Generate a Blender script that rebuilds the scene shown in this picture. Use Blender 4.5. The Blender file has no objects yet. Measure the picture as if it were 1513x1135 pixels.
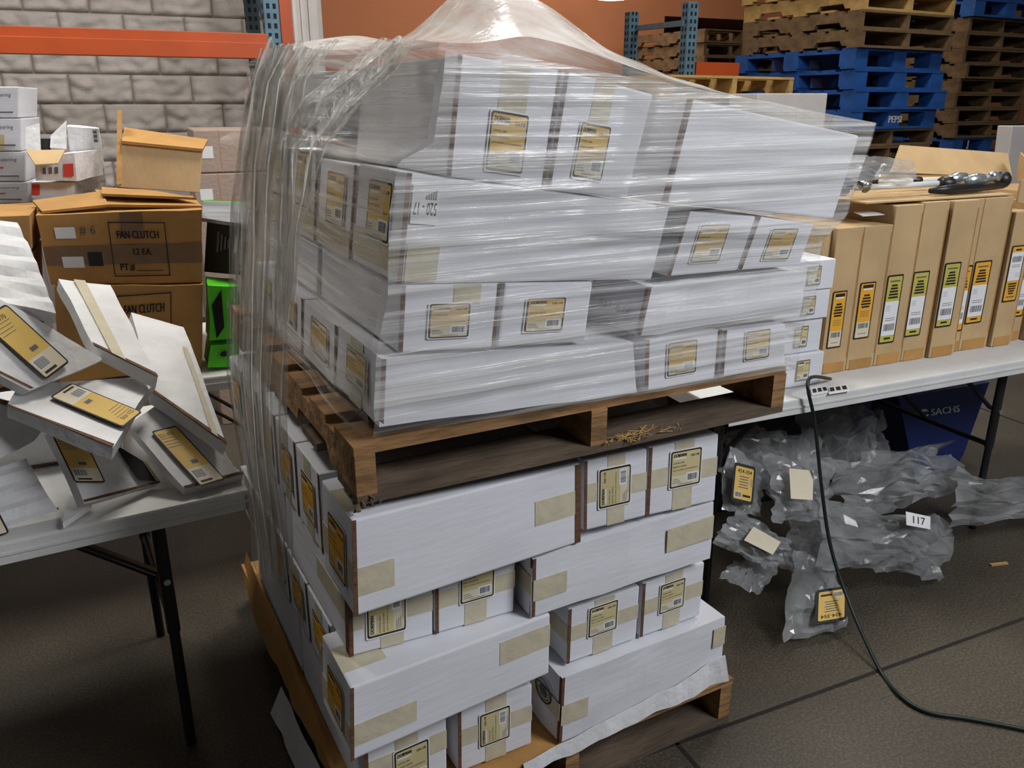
import bpy, bmesh, math, random
from mathutils import Vector as V3, Matrix, noise as mnoise
rnd = random.Random(7)
S = bpy.context.scene
C = S.collection
# ---------------------------------------------------------------- camera, light, exposure
F_PX, W_PX, H_PX = 1215.0, 1513.0, 1135.0
PITCH, YAW, EYE = math.radians(18.8), math.radians(23.6), 1.6
cd = bpy.data.cameras.new('camera'); cam = bpy.data.objects.new('camera', cd); C.objects.link(cam)
cd.sensor_fit = 'HORIZONTAL'; cd.sensor_width = 36; cd.lens = F_PX/W_PX*36
cam.location = (0, 0, EYE); cam.rotation_euler = (math.pi/2-PITCH, 0, -YAW); S.camera = cam
S.view_settings.view_transform = 'Standard'; S.view_settings.look = 'None'
S.view_settings.exposure = 0.0; S.view_settings.gamma = 1.0; S.view_settings.use_curve_mapping = False
wd = bpy.data.worlds.new('hall_ambient'); S.world = wd; wd.use_nodes = True
wd.node_tree.nodes['Background'].inputs[0].default_value = (0.90, 0.95, 1.0, 1)
wd.node_tree.nodes['Background'].inputs[1].default_value = 0.085
def area(name, loc, size, power, col=(1, .97, .92), target=None):
    l = bpy.data.lights.new(name, 'AREA'); l.shape = 'DISK'; l.size = size; l.energy = power; l.color = col
    o = bpy.data.objects.new(name, l); C.objects.link(o); o.location = loc
    if target: o.rotation_euler = (V3(target)-V3(loc)).to_track_quat('-Z', 'Y').to_euler()
    return o
area('ceiling_lamp_over_load', (1.3, 3.0, 4.6), 1.0, 105, (1, .96, .88))
area('key_light_before_load', (2.9, -1.1, 3.5), 1.5, 146, (.93, .95, 1.0), (0.8, 1.5, .7))  # added unseen key light, kept low at right so the left floor stays dark
area('ceiling_lamp_aisle', (-0.9, 3.7, 3.9), 1.0, 62, (1, .97, .92))
area('ceiling_lamp_back', (4.4, 3.4, 4.7), 1.0, 60, (1, .95, .88))
area('ceiling_lamp_far', (4.2, 7.6, 4.6), 1.2, 75, (1, .90, .80))
# ---------------------------------------------------------------- pixel helpers (1513x1135 frame)
FH = V3((math.sin(YAW), math.cos(YAW), 0)); RT = V3((math.cos(YAW), -math.sin(YAW), 0)); UPV = V3((0, 0, 1))
FW = FH*math.cos(PITCH)-UPV*math.sin(PITCH); UC = FH*math.sin(PITCH)+UPV*math.cos(PITCH)
EYEV = V3((0, 0, EYE))
def ray(x, y): return FW+RT*((x-W_PX/2)/F_PX)-UC*((y-H_PX/2)/F_PX)
def atz(x, y, z): r = ray(x, y); return EYEV+r*((z-EYE)/r.z)
def aty(x, y, yy): r = ray(x, y); return EYEV+r*(yy/r.y)
def atd(x, y, d): return EYEV+ray(x, y)*d
def atp(x, y, p, n): r = ray(x, y); return EYEV+r*((p-EYEV).dot(n)/r.dot(n))
# ---------------------------------------------------------------- materials
def nodes_of(name):
    m = bpy.data.materials.new(name); m.use_nodes = True; nt = m.node_tree
    return m, nt, nt.nodes['Principled BSDF']
def mat(name, col, rough=.7, var=.12, scale=(12, 12, 12), bump=.15, bscale=(60, 60, 60), metal=0, spec=.4, detail=4):
    m, nt, b = nodes_of(name); N = nt.nodes.new; L = nt.links.new
    b.inputs['Roughness'].default_value = rough; b.inputs['Metallic'].default_value = metal
    b.inputs['Specular IOR Level'].default_value = spec
    tc = N('ShaderNodeTexCoord'); mp = N('ShaderNodeMapping'); mp.inputs['Scale'].default_value = scale
    L(tc.outputs['Object'], mp.inputs[0]); nz = N('ShaderNodeTexNoise'); nz.inputs['Scale'].default_value = 1; nz.inputs['Detail'].default_value = detail
    L(mp.outputs[0], nz.inputs['Vector']); rp = N('ShaderNodeValToRGB'); e = rp.color_ramp.elements
    e[0].position = .3; e[1].position = .7
    e[0].color = tuple(c*(1-var) for c in col)+(1,); e[1].color = tuple(min(1, c*(1+var)) for c in col)+(1,)
    L(nz.outputs['Fac'], rp.inputs[0]); L(rp.outputs[0], b.inputs['Base Color'])
    if bump:
        m2 = N('ShaderNodeMapping'); m2.inputs['Scale'].default_value = bscale; L(tc.outputs['Object'], m2.inputs[0])
        n2 = N('ShaderNodeTexNoise'); n2.inputs['Scale'].default_value = 1; n2.inputs['Detail'].default_value = 3; L(m2.outputs[0], n2.inputs['Vector'])
        bp = N('ShaderNodeBump'); bp.inputs['Strength'].default_value = bump; bp.inputs['Distance'].default_value = .01
        L(n2.outputs['Fac'], bp.inputs['Height']); L(bp.outputs[0], b.inputs['Normal'])
    return m
def film_mat(name, lo, hi, scale, col=(.9, .9, .88), rough=.18, bump=.5, r0=.42, r1=.72):
    m, nt, b = nodes_of(name); N = nt.nodes.new; L = nt.links.new
    b.inputs['Base Color'].default_value = col+(1,); b.inputs['Roughness'].default_value = rough
    b.inputs['Specular IOR Level'].default_value = .6
    tc = N('ShaderNodeTexCoord'); mp = N('ShaderNodeMapping'); mp.inputs['Scale'].default_value = scale; L(tc.outputs['Object'], mp.inputs[0])
    nz = N('ShaderNodeTexNoise'); nz.inputs['Scale'].default_value = 1; nz.inputs['Detail'].default_value = 5; nz.inputs['Distortion'].default_value = .4
    L(mp.outputs[0], nz.inputs['Vector'])
    mr = N('ShaderNodeMapRange'); mr.inputs[1].default_value = r0; mr.inputs[2].default_value = r1; mr.inputs[3].default_value = lo; mr.inputs[4].default_value = hi
    L(nz.outputs['Fac'], mr.inputs[0])
    bp = N('ShaderNodeBump'); bp.inputs['Strength'].default_value = bump; bp.inputs['Distance'].default_value = .012
    L(nz.outputs['Fac'], bp.inputs['Height']); L(bp.outputs[0], b.inputs['Normal'])
    tr = N('ShaderNodeBsdfTransparent'); mx = N('ShaderNodeMixShader'); L(mr.outputs[0], mx.inputs[0]); L(tr.outputs[0], mx.inputs[1]); L(b.outputs[0], mx.inputs[2])
    L(mx.outputs[0], nt.nodes['Material Output'].inputs['Surface'])
    return m
def floor_mat():
    m, nt, b = nodes_of('polished_concrete'); N = nt.nodes.new; L = nt.links.new
    tc = N('ShaderNodeTexCoord'); n1 = N('ShaderNodeTexNoise'); n1.inputs['Scale'].default_value = 1.6; n1.inputs['Detail'].default_value = 6
    n2 = N('ShaderNodeTexNoise'); n2.inputs['Scale'].default_value = 130; n2.inputs['Detail'].default_value = 3
    L(tc.outputs['Object'], n1.inputs['Vector']); L(tc.outputs['Object'], n2.inputs['Vector'])
    r1 = N('ShaderNodeValToRGB'); e = r1.color_ramp.elements; e[0].position = .3; e[1].position = .75
    e[0].color = (.048, .041, .031, 1); e[1].color = (.092, .079, .060, 1); L(n1.outputs['Fac'], r1.inputs[0])
    r2 = N('ShaderNodeValToRGB'); e = r2.color_ramp.elements; e[0].position = .42; e[1].position = .7
    e[0].color = (.72, .72, .72, 1); e[1].color = (1.5, 1.45, 1.35, 1); L(n2.outputs['Fac'], r2.inputs[0])
    mx = N('ShaderNodeMixRGB'); mx.blend_type = 'MULTIPLY'; mx.inputs[0].default_value = 1
    L(r1.outputs[0], mx.inputs[1]); L(r2.outputs[0], mx.inputs[2]); L(mx.outputs[0], b.inputs['Base Color'])
    b.inputs['Roughness'].default_value = .42; b.inputs['Specular IOR Level'].default_value = .35
    return m
def emis(name, col, st):
    m, nt, b = nodes_of(name); b.inputs['Emission Color'].default_value = col+(1,); b.inputs['Emission Strength'].default_value = st; return m
M = dict(
 white=mat('white_cardboard', (.66, .665, .70), .75, .05, (5, 5, 9), .12, (9, 9, 60)),
 white_old=mat('scuffed_white_cardboard', (.64, .64, .645), .7, .10, (9, 9, 9), .5, (26, 26, 26)),
 kraft=mat('kraft_cardboard', (.47, .325, .165), .8, .10, (7, 7, 7), .15, (80, 80, 12)),
 kraft_dark=mat('brown_cardboard', (.43, .23, .07), .8, .16, (6, 6, 6), .2, (40, 40, 40)),
 raw=mat('raw_brown_board_edge', (.115, .055, .028), .9, .35, (30, 30, 120), .3),
 tape=mat('beige_packing_tape', (.53, .48, .35), .42, .07, (25, 25, 25), .2, (40, 40, 40)),
 browntape=mat('brown_packing_tape', (.20, .115, .06), .35, .1, (25, 25, 25), .15),
 yellow=mat('label_gold', (.60, .40, .10), .55, .06, (8, 8, 8), 0),
 pale=mat('label_pale_gold', (.55, .47, .25), .55, .06, (8, 8, 8), 0),
 orange_l=mat('label_orange', (.72, .36, .03), .5, .06, (8, 8, 8), 0),
 olive=mat('label_olive', (.48, .42, .08), .5, .06, (8, 8, 8), 0),
 paper=mat('label_white', (.72, .72, .72), .6, .03, (9, 9, 9), 0),
 paperlow=mat('label_cream', (.62, .56, .42), .6, .04, (9, 9, 9), 0),
 ink=mat('black_ink', (.014, .013, .013), .6, .1, (9, 9, 9), 0),
 greyink=mat('grey_ink', (.10, .10, .11), .6, .1, (9, 9, 9), 0),
 redink=mat('red_ink', (.62, .05, .03), .6, .1, (9, 9, 9), 0),
 wood=mat('rough_pallet_wood', (.26, .14, .058), .88, .55, (5, 22, 30), .6, (14, 60, 60)),
 wood_grey=mat('weathered_pallet_wood', (.105, .075, .05), .9, .4, (5, 18, 24), .5, (14, 60, 60)),
 wood_back=mat('brown_pallet_wood', (.15, .092, .042), .85, .35, (4, 12, 16), .3),
 wood_new=mat('fresh_pallet_wood', (.44, .28, .095), .8, .22, (4, 12, 16), .3),
 blue=mat('blue_painted_wood', (.014, .08, .29), .6, .25, (5, 12, 12), .2),
 orange=mat('orange_rack_paint', (.42, .068, .012), .45, .08, (4, 4, 4), .05),
 rackblue=mat('blue_rack_paint', (.085, .17, .23), .5, .2, (9, 9, 9), .1),
 rackdark=mat('shaded_rack_blue', (.03, .055, .065), .5, .2, (9, 9, 9), .1),  # rear post and brace: rack blue with its shade put into the colour
 block=mat('painted_split_face_block', (.52, .47, .43), .8, .07, (9, 9, 9), .35, (45, 45, 45)),
 mortar=mat('painted_block_joint', (.46, .41, .38), .85, .06, (9, 9, 9), .1),
 terra=mat('terracotta_wall_paint', (.50, .19, .085), .75, .04, (2, 2, 2), .05),
 maroon=mat('shadowed_recess_wall', (.12, .035, .028), .8, .05, (2, 2, 2), .05),  # recess wall: the shadow under the soffit is put into the colour
 offwhite=mat('white_column_paint', (.60, .57, .55), .6, .05, (6, 6, 6), .05),
 plastic=mat('white_table_plastic', (.60, .60, .585), .5, .05, (10, 10, 10), .12, (90, 90, 90)),
 black=mat('black_powder_coat', (.012, .012, .013), .4, .2, (9, 9, 9), .05),
 grey_m=mat('grey_steel', (.16, .16, .16), .35, .15, (9, 9, 9), .05, metal=.7),
 rod=mat('pale_zinc_rod', (.70, .72, .72), .3, .06, (9, 9, 9), .05),
 zinc=mat('zinc_plated_steel', (.55, .60, .60), .28, .15, (30, 30, 30), .2, metal=.8),
 green=mat('lime_green_carton', (.10, .62, .02), .5, .12, (7, 7, 7), .2),
 blackbox=mat('black_printed_carton', (.018, .018, .02), .45, .2, (7, 7, 7), .1),
 greybox=mat('grey_printed_carton', (.24, .25, .27), .5, .25, (7, 40, 7), .1),
 navy=mat('navy_plastic', (.012, .025, .12), .4, .15, (5, 5, 5), .05),
 cord=mat('dark_green_cord', (.008, .016, .014), .45, .1, (9, 9, 9), 0),
 pinkwrap=mat('wrapped_brown_carton', (.36, .27, .22), .5, .06, (5, 5, 5), .2),
 joint=mat('floor_joint_filler', (.012, .010, .009), .9, .2, (9, 9, 9), 0),
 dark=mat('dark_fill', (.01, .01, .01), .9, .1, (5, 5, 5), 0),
 floor=floor_mat(), lamp=emis('lamp_glow', (1, .95, .9), 14),
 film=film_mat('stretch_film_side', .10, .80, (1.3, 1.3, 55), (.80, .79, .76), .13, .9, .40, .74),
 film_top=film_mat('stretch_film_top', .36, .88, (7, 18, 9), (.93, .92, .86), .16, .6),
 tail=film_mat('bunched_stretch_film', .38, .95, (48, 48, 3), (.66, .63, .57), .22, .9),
 bag=film_mat('clear_poly_bag', .22, .62, (5, 5, 5), (.36, .37, .37), .12, .5),
)
# ---------------------------------------------------------------- mesh helpers
from mathutils.bvhtree import BVHTree
def nvec(p): return V3((mnoise.noise(p), mnoise.noise(p+V3((31.4, 7.7, 2.9))), mnoise.noise(p+V3((-12.6, 19.3, 44.1)))))
def tree_of(root):          # collision tree of a thing with all its parts, in world space
    bpy.context.view_layer.update(); vs = []; fs = []
    for o in [root]+list(root.children_recursive):
        if o.type != 'MESH': continue
        n0 = len(vs); vs += [o.matrix_world @ v.co for v in o.data.vertices]; fs += [tuple(n0+i for i in p.vertices) for p in o.data.polygons]
    return BVHTree.FromPolygons(vs, fs)
def settle(root, placed, dirs, step=.006, most=45):      # smallest move that takes a loose thing clear of what is already there
    home = root.location.copy(); done = False
    for k in range(most):
        for d in dirs:
            root.location = home+d*(step*k); t = tree_of(root)
            if not any(t.overlap(p) for p in placed): done = True; break
            if k == 0: break
        if done: break
    placed.append(tree_of(root)); return root
class MB:
    def __init__(s): s.v = []; s.f = []; s.m = []
    def face(s, pts, mi=0):
        n = len(s.v); s.v += [tuple(p) for p in pts]; s.f.append(tuple(range(n, n+len(pts)))); s.m.append(mi)
    def hexa(s, a, b, mi=0):      # a, b: quads of four points, front a and back b
        n = len(s.v); s.v += [tuple(p) for p in a]+[tuple(p) for p in b]
        for f in ((3, 2, 1, 0), (4, 5, 6, 7), (0, 1, 5, 4), (1, 2, 6, 5), (2, 3, 7, 6), (3, 0, 4, 7)):
            s.f.append(tuple(n+i for i in f)); s.m.append(mi)
    def box(s, lo, hi, mi=0):
        (x0, y0, z0), (x1, y1, z1) = lo, hi
        s.hexa([(x0, y0, z1), (x1, y0, z1), (x1, y0, z0), (x0, y0, z0)], [(x0, y1, z1), (x1, y1, z1), (x1, y1, z0), (x0, y1, z0)], mi)
    def bar(s, p, q, w, h, mi=0, up=UPV):
        p, q = V3(p), V3(q); d = (q-p).normalized(); a = d.cross(up)
        a = a.normalized() if a.length > 1e-4 else V3((1, 0, 0)); b = a.cross(d).normalized()
        f = lambda c: [c-a*w/2+b*h/2, c+a*w/2+b*h/2, c+a*w/2-b*h/2, c-a*w/2-b*h/2]
        s.hexa(f(p), f(q), mi)
    def tube(s, pts, r, mi=0, n=10):
        pts = [V3(p) for p in pts]; base = len(s.v)
        rr = r if isinstance(r, (list, tuple)) else [r]*len(pts)
        for i, p in enumerate(pts):
            d = (pts[min(i+1, len(pts)-1)]-pts[max(i-1, 0)]).normalized(); a = d.cross(UPV)
            a = a.normalized() if a.length > 1e-3 else V3((1, 0, 0)); b = a.cross(d)
            for k in range(n):
                t = 2*math.pi*k/n; s.v.append(tuple(p+(a*math.cos(t)+b*math.sin(t))*rr[i]))
        for i in range(len(pts)-1):
            for k in range(n):
                s.f.append((base+i*n+k, base+i*n+(k+1) % n, base+(i+1)*n+(k+1) % n, base+(i+1)*n+k)); s.m.append(mi)
        s.f.append(tuple(base+k for k in range(n))); s.m.append(mi)
        s.f.append(tuple(base+(len(pts)-1)*n+k for k in reversed(range(n)))); s.m.append(mi)
    def mesh(s, name, mats, fix=True, bevel=0, smooth=False, weld=False):
        me = bpy.data.meshes.new(name); me.from_pydata(s.v, [], s.f)
        for k in mats: me.materials.append(M[k] if isinstance(k, str) else k)
        for p, mi in zip(me.polygons, s.m): p.material_index = mi
        if fix or bevel or weld:
            bm = bmesh.new(); bm.from_mesh(me)
            if weld: bmesh.ops.remove_doubles(bm, verts=bm.verts, dist=1e-5)
            if fix: bmesh.ops.recalc_face_normals(bm, faces=bm.faces)
            if bevel: bmesh.ops.bevel(bm, geom=bm.edges[:], offset=bevel, segments=2, profile=.6, affect='EDGES', clamp_overlap=True)
            bm.to_mesh(me); bm.free()
        if smooth:
            for p in me.polygons: p.use_smooth = True
        return me
def link(name, data, parent=None, mtx=None):
    o = bpy.data.objects.new(name, data); C.objects.link(o)
    if mtx is not None: o.matrix_world = mtx
    if parent: o.parent = parent
    return o
def tag(o, label=None, cat=None, group=None, kind=None):
    if label: o['label'] = label
    if cat: o['category'] = cat
    if group: o['group'] = group
    if kind: o['kind'] = kind
    return o
def empty(name, loc=(0, 0, 0), rz=0): 
    o = link(name, None); o.location = loc; o.rotation_euler = (0, 0, rz); return o
def bil(q, a, b):      # bilinear point in quad TL,TR,BR,BL; a to the right, b downward
    return (q[0]*(1-a)+q[1]*a)*(1-b)+(q[3]*(1-a)+q[2]*a)*b
def qnorm(q): return (q[1]-q[0]).cross(q[0]-q[3]).normalized()   # faces the viewer for TL,TR,BR,BL
def patch(name, q, a0, a1, b0, b1, matk, parent, off=.0012, th=.001):     # thin plate lying on a quad
    n = qnorm(q); c = [bil(q, a0, b0), bil(q, a1, b0), bil(q, a1, b1), bil(q, a0, b1)]
    mb = MB(); mb.hexa([p+n*off for p in c], [p+n*(off-th) for p in c])
    return link(name, mb.mesh(name, [matk]), parent)
_txt = {}
def textgeo(t):
    if t not in _txt:
        cu = bpy.data.curves.new('t', 'FONT'); cu.body = t; cu.resolution_u = 2; o = bpy.data.objects.new('t', cu); C.objects.link(o)
        dg = bpy.context.evaluated_depsgraph_get(); me = o.evaluated_get(dg).to_mesh()
        vs = [(v.co.x, v.co.y) for v in me.vertices]; fs = [tuple(p.vertices) for p in me.polygons]
        o.evaluated_get(dg).to_mesh_clear(); bpy.data.objects.remove(o); bpy.data.curves.remove(cu)
        x0 = min(v[0] for v in vs); x1 = max(v[0] for v in vs); y0 = min(v[1] for v in vs); y1 = max(v[1] for v in vs)
        _txt[t] = ([((x-x0)/(x1-x0), (y-y0)/(y1-y0)) for x, y in vs], fs)
    return _txt[t]
def put_text(mb, t, x, y, w, h, z, mi, bold=0):
    vs, fs = textgeo(t)
    for dx in ((0, bold) if bold else (0,)):
        n = len(mb.v); mb.v += [(x+a*w+dx, y+b*h, z) for a, b in vs]
        for f in fs: mb.f.append(tuple(n+i for i in f)); mb.m.append(mi)
def rect(mb, x0, y0, x1, y1, z, mi): mb.face([(x0, y0, z), (x1, y0, z), (x1, y1, z), (x0, y1, z)], mi)
def rrect(mb, x0, y0, x1, y1, r, ry, z, mi):
    pts = []
    for cx_, cy_, a0 in ((x1-r, y1-ry, 0), (x0+r, y1-ry, 90), (x0+r, y0+ry, 180), (x1-r, y0+ry, 270)):
        for k in range(4): t = math.radians(a0+30*k); pts.append((cx_+r*math.cos(t), cy_+ry*math.sin(t), z))
    mb.face(pts, mi)
def barcode(mb, x0, y0, x1, y1, z, mi, seed=1):
    r = random.Random(seed); x = x0
    while x < x1:
        w = (x1-x0)*r.choice((.03, .05, .08)); rect(mb, x, y0, min(x+w, x1), y1, z, mi); x += w+(x1-x0)*r.choice((.03, .05))
def carton_label(name, num, face, low):
    mb = MB(); z = .0003
    rrect(mb, -.03, -.03, 1.03, 1.03, .05, .05, z, 1); rrect(mb, 0, 0, 1, 1, .06, .05, 2*z, 2); rrect(mb, .045, .04, .955, .96, .04, .035, 3*z, 0)
    rect(mb, .05, .05, .95, .33, 3.4*z, 3)
    put_text(mb, 'DORMAN', .09, .835, .40, .085, 4*z, 2, .012); rect(mb, .09, .775, .49, .815, 4*z, 1)
    put_text(mb, num, .64, .80, .27, .06, 4*z, 2, .006)
    put_text(mb, 'CONTROL ARM', .08, .655, .36, .04, 4*z, 2); put_text(mb, 'BRAZO DE CONTROL', .08, .555, .44, .04, 4*z, 2)
    put_text(mb, 'JEUX DE BRAS DE SUSPENSION', .08, .455, .80, .04, 4*z, 2)
    rect(mb, .52, .13, .92, .37, 4*z, 1); barcode(mb, .57, .16, .88, .33, 5*z, 4, len(num))
    for k in range(3): rect(mb, .08, .13+k*.05, .36-.04*k, .145+k*.05, 4*z, 4)
    put_text(mb, 'DORMAN PRODUCTS', .28, .065, .44, .032, 4*z, 2)
    return mb.mesh(name, [face, 'paper', 'ink', low, 'greyink'], fix=False)
LBL_GOLD = carton_label('carton_label_gold', '520-178', 'yellow', 'paperlow')
LBL_PALE = carton_label('carton_label_pale', '520-178', 'pale', 'paperlow')
LBL_ORANGE = carton_label('carton_label_orange', '520-178', 'orange_l', 'yellow')
def tall_label(name, top, white_from):
    mb = MB(); z = .0003
    rrect(mb, 0, 0, 1, 1, .07, .025, z, 2); rrect(mb, .07, .025, .93, .975, .04, .015, 2*z, 0)
    y1 = .62 if white_from else .30
    rect(mb, .075, .12 if white_from else .03, .925, y1, 3*z, 1 if white_from else 3)
    if white_from:
        rect(mb, .2, .90, .8, .92, 4*z, 4)
        for k, w in enumerate((.36, .44, .52, .56, .6)): rect(mb, .5-w/2, .835-k*.043, .5+w/2, .862-k*.043, 4*z, 2)
        for k in range(3): rect(mb, .15, .55-k*.03, .42, .555-k*.03, 4*z, 4)
        for k in range(2): rect(mb, .2, .37-k*.03, .8, .378-k*.03, 4*z, 4)
        barcode(mb, .18, .19, .84, .29, 4*z, 4, 3); rect(mb, .3, .06, .7, .09, 4*z, 2)
    else:
        rect(mb, .18, .90, .84, .955, 4*z, 2); rect(mb, .22, .865, .8, .89, 4*z, 1)
        for k, w in enumerate((.36, .5, .56, .6, .5)): rect(mb, .5-w/2, .755-k*.05, .5+w/2, .787-k*.05, 4*z, 2)
        for k in range(4): rect(mb, .22, .49-k*.03, .78, .497-k*.03, 4*z, 4)
        barcode(mb, .2, .19, .82, .28, 4*z, 4, 5); rect(mb, .25, .09, .75, .10, 4*z, 4)
    return mb.mesh(name, [top, 'paper', 'ink', 'paperlow', 'greyink'], fix=False)
LBL_TALL_O = tall_label('tall_label_orange', 'orange_l', False)
LBL_TALL_G = tall_label('tall_label_olive', 'olive', True)
LBL_TALL_Y = tall_label('tall_label_yellow', 'orange_l', True)
def half_label(me):           # the part of a label that is not covered by the neighbouring box
    bm = bmesh.new(); bm.from_mesh(me); bmesh.ops.bisect_plane(bm, geom=bm.verts[:]+bm.edges[:]+bm.faces[:], plane_co=(.38, 0, 0), plane_no=(1, 0, 0), clear_inner=True)
    for v in bm.verts: v.co.x = (v.co.x-.38)/.62
    m2 = me.copy(); bm.to_mesh(m2); bm.free(); return m2
LBL_TALL_CUT = half_label(LBL_TALL_Y)
def long_label(name, num):
    mb = MB(); z = .0004
    rrect(mb, 0, 0, 1, 1, .05, .09, z, 2); rrect(mb, .025, .05, .975, .95, .03, .06, 2*z, 0)
    rect(mb, .03, .06, .30, .94, 2.5*z, 3)
    vs, fs = textgeo(num); n = len(mb.v); mb.v += [(.86+b*.06, .88-a*.56, 3*z) for a, b in vs]
    for f_ in fs: mb.f.append(tuple(n+i for i in f_)); mb.m.append(2)
    for k in range(4): rect(mb, .83-k*.05, .3+.04*k, .838-k*.05, .9, 3*z, 4)
    rect(mb, .12, .45, .27, .9, 3*z, 1)
    for k in range(9): rect(mb, .13, .47+k*.047, .26, .49+k*.047+.01*(k % 2), 3.5*z, 2)
    rect(mb, .05, .4, .085, .85, 3*z, 2); rect(mb, .36, .35, .42, .60, 3*z, 4)
    return mb.mesh(name, ['yellow', 'paper', 'ink', 'paperlow', 'greyink'], fix=False)
LBL_LONG = long_label('long_label', '521-970')
def baked(me, o, ex, ey, n):      # a leaning carton shears its label, so the print is laid into the mesh itself
    m2 = me.copy(); m2.transform(Matrix(((ex.x, ey.x, n.x, o.x), (ex.y, ey.y, n.y, o.y), (ex.z, ey.z, n.z, o.z), (0, 0, 0, 1)))); return m2
def decal(name, me, q, a0, a1, b0, b1, parent, off=.0016, rot=0):
    n = qnorm(q); o = bil(q, a0, b1); ex = bil(q, a1, b1)-o; ey = bil(q, a0, b0)-o
    for _ in range(rot % 4): o, ex, ey = o+ex, ey, -ex       # quarter turns
    o = o+n*off
    return link(name, baked(me, o, ex, ey, n), parent)
def print_on(name, builder, q, a0, a1, b0, b1, mats, parent, off=.0016):
    mb = MB(); builder(mb); return decal(name, mb.mesh(name, mats, fix=False), q, a0, a1, b0, b1, parent, off)
def crumple_box(q, ext, n=8, amp=.01, freq=9, seed=0, bulge=0.0):
    bm = bmesh.new(); vs = [bm.verts.new(p) for p in q]+[bm.verts.new(p+e) for p, e in zip(q, ext if isinstance(ext, list) else [ext]*4)]
    for f in ((3, 2, 1, 0), (4, 5, 6, 7), (0, 1, 5, 4), (1, 2, 6, 5), (2, 3, 7, 6), (3, 0, 4, 7)): bm.faces.new([vs[i] for i in f])
    bmesh.ops.recalc_face_normals(bm, faces=bm.faces)
    bmesh.ops.subdivide_edges(bm, edges=bm.edges[:], cuts=n, use_grid_fill=True)
    c = sum((v.co for v in bm.verts), V3())/len(bm.verts)
    for v in bm.verts:
        d = nvec(v.co*freq+V3((seed*3.1, seed*1.7, 0)))
        v.co += d*amp
    return bm
def bm_obj(name, bm, matk, parent=None, smooth=False):
    me = bpy.data.meshes.new(name); bm.to_mesh(me); bm.free(); me.materials.append(M[matk])
    if smooth:
        for p in me.polygons: p.use_smooth = True
    return link(name, me, parent)
# ================================================================ THE SETTING
def struct(name, mb, mats, **k): return tag(link(name, mb.mesh(name, mats, **k)), kind='structure')
mb = MB(); mb.box((-7, -5, -.1), (13, 12, 0)); floor = struct('floor', mb, ['floor'])
for a, b in (((-6.5, 1.36), (12, 1.53)), ((1.10, 1.43), (1.14, -4)), ((4.1, 1.5), (4.1, 11)), ((-6.5, 5.2), (12, 5.3))):
    d = (V3((b[0], b[1], 0))-V3((a[0], a[1], 0))).normalized(); nn = V3((-d.y, d.x, 0))*.006
    m2 = MB(); p, q_ = V3((a[0], a[1], .0012)), V3((b[0], b[1], .0012)); m2.face([p-nn, q_-nn, q_+nn, p+nn]); link('floor_joint', m2.mesh('floor_joint', ['joint']), floor)
WY = 6.8
mb = MB(); mb.box((-7, WY, 0), (1.22, WY+.2, 4.9)); wl = struct('wall_left', mb, ['mortar'])
variants = []
for k in range(6):
    m2 = MB(); nx, nz = 20, 11; g = {}
    for i in range(nx+1):
        for j in range(nz+1):
            x = .393*i/nx; z = .187*j/nz; e = min(i, nx-i, (j)*1.0, (nz-j)*1.0)
            p = V3((x*6+k*7.3, z*9, k*2.1)); h = abs(mnoise.noise(p))*.055+.025*mnoise.noise(p*2.3)
            g[i, j] = len(m2.v); m2.v.append((x, -(.012+(max(0, h)+.008 if e > 0 else 0)), z))
    for i in range(nx):
        for j in range(nz): m2.f.append((g[i, j], g[i+1, j], g[i+1, j+1], g[i, j+1])); m2.m.append(0)
    rim = [g[i, 0] for i in range(nx+1)]+[g[nx, j] for j in range(1, nz+1)]+[g[i, nz] for i in range(nx-1, -1, -1)]+[g[0, j] for j in range(nz-1, 0, -1)]
    b0 = len(m2.v)
    for r_ in rim: x, y, z = m2.v[r_]; m2.v.append((x, .003, z))
    for t in range(len(rim)): m2.f.append((rim[t], b0+t, b0+(t+1) % len(rim), rim[(t+1) % len(rim)])); m2.m.append(0)
    variants.append(m2.mesh('split_block', ['block'], smooth=True))
for r_ in range(5, 16):
    for c_ in range(10):
        x = 1.215-.4*(c_+1)+(.2 if r_ % 2 else 0); 
        if x+.393 > 1.225: x = 1.215-.393
        o = link('block', variants[rnd.randrange(6)], wl); o.location = (x, WY, .165*0+.196*r_+.04)
mb = MB(); mb.box((1.22, WY, 0), (1.4, 9.4, 4.9)); struct('wall_return', mb, ['offwhite'])
mb = MB(); mb.box((1.4, 9.3, 0), (6.1, 9.5, 4.9)); mb.box((12.2, 9.3, 0), (13, 9.5, 4.9)); mb.box((6.1, 9.3, 2.62), (12.2, 9.5, 4.9)); struct('wall_back', mb, ['terra'])
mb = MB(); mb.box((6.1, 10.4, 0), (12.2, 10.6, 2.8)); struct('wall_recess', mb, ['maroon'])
mb = MB(); mb.box((6.0, 9.5, 2.62), (12.2, 10.6, 2.8)); struct('trim_1', mb, ['terra'])
mb = MB(); mb.box((-7, -5, 4.9), (13, 12, 5.0)); struct('ceiling', mb, ['offwhite'])
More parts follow.
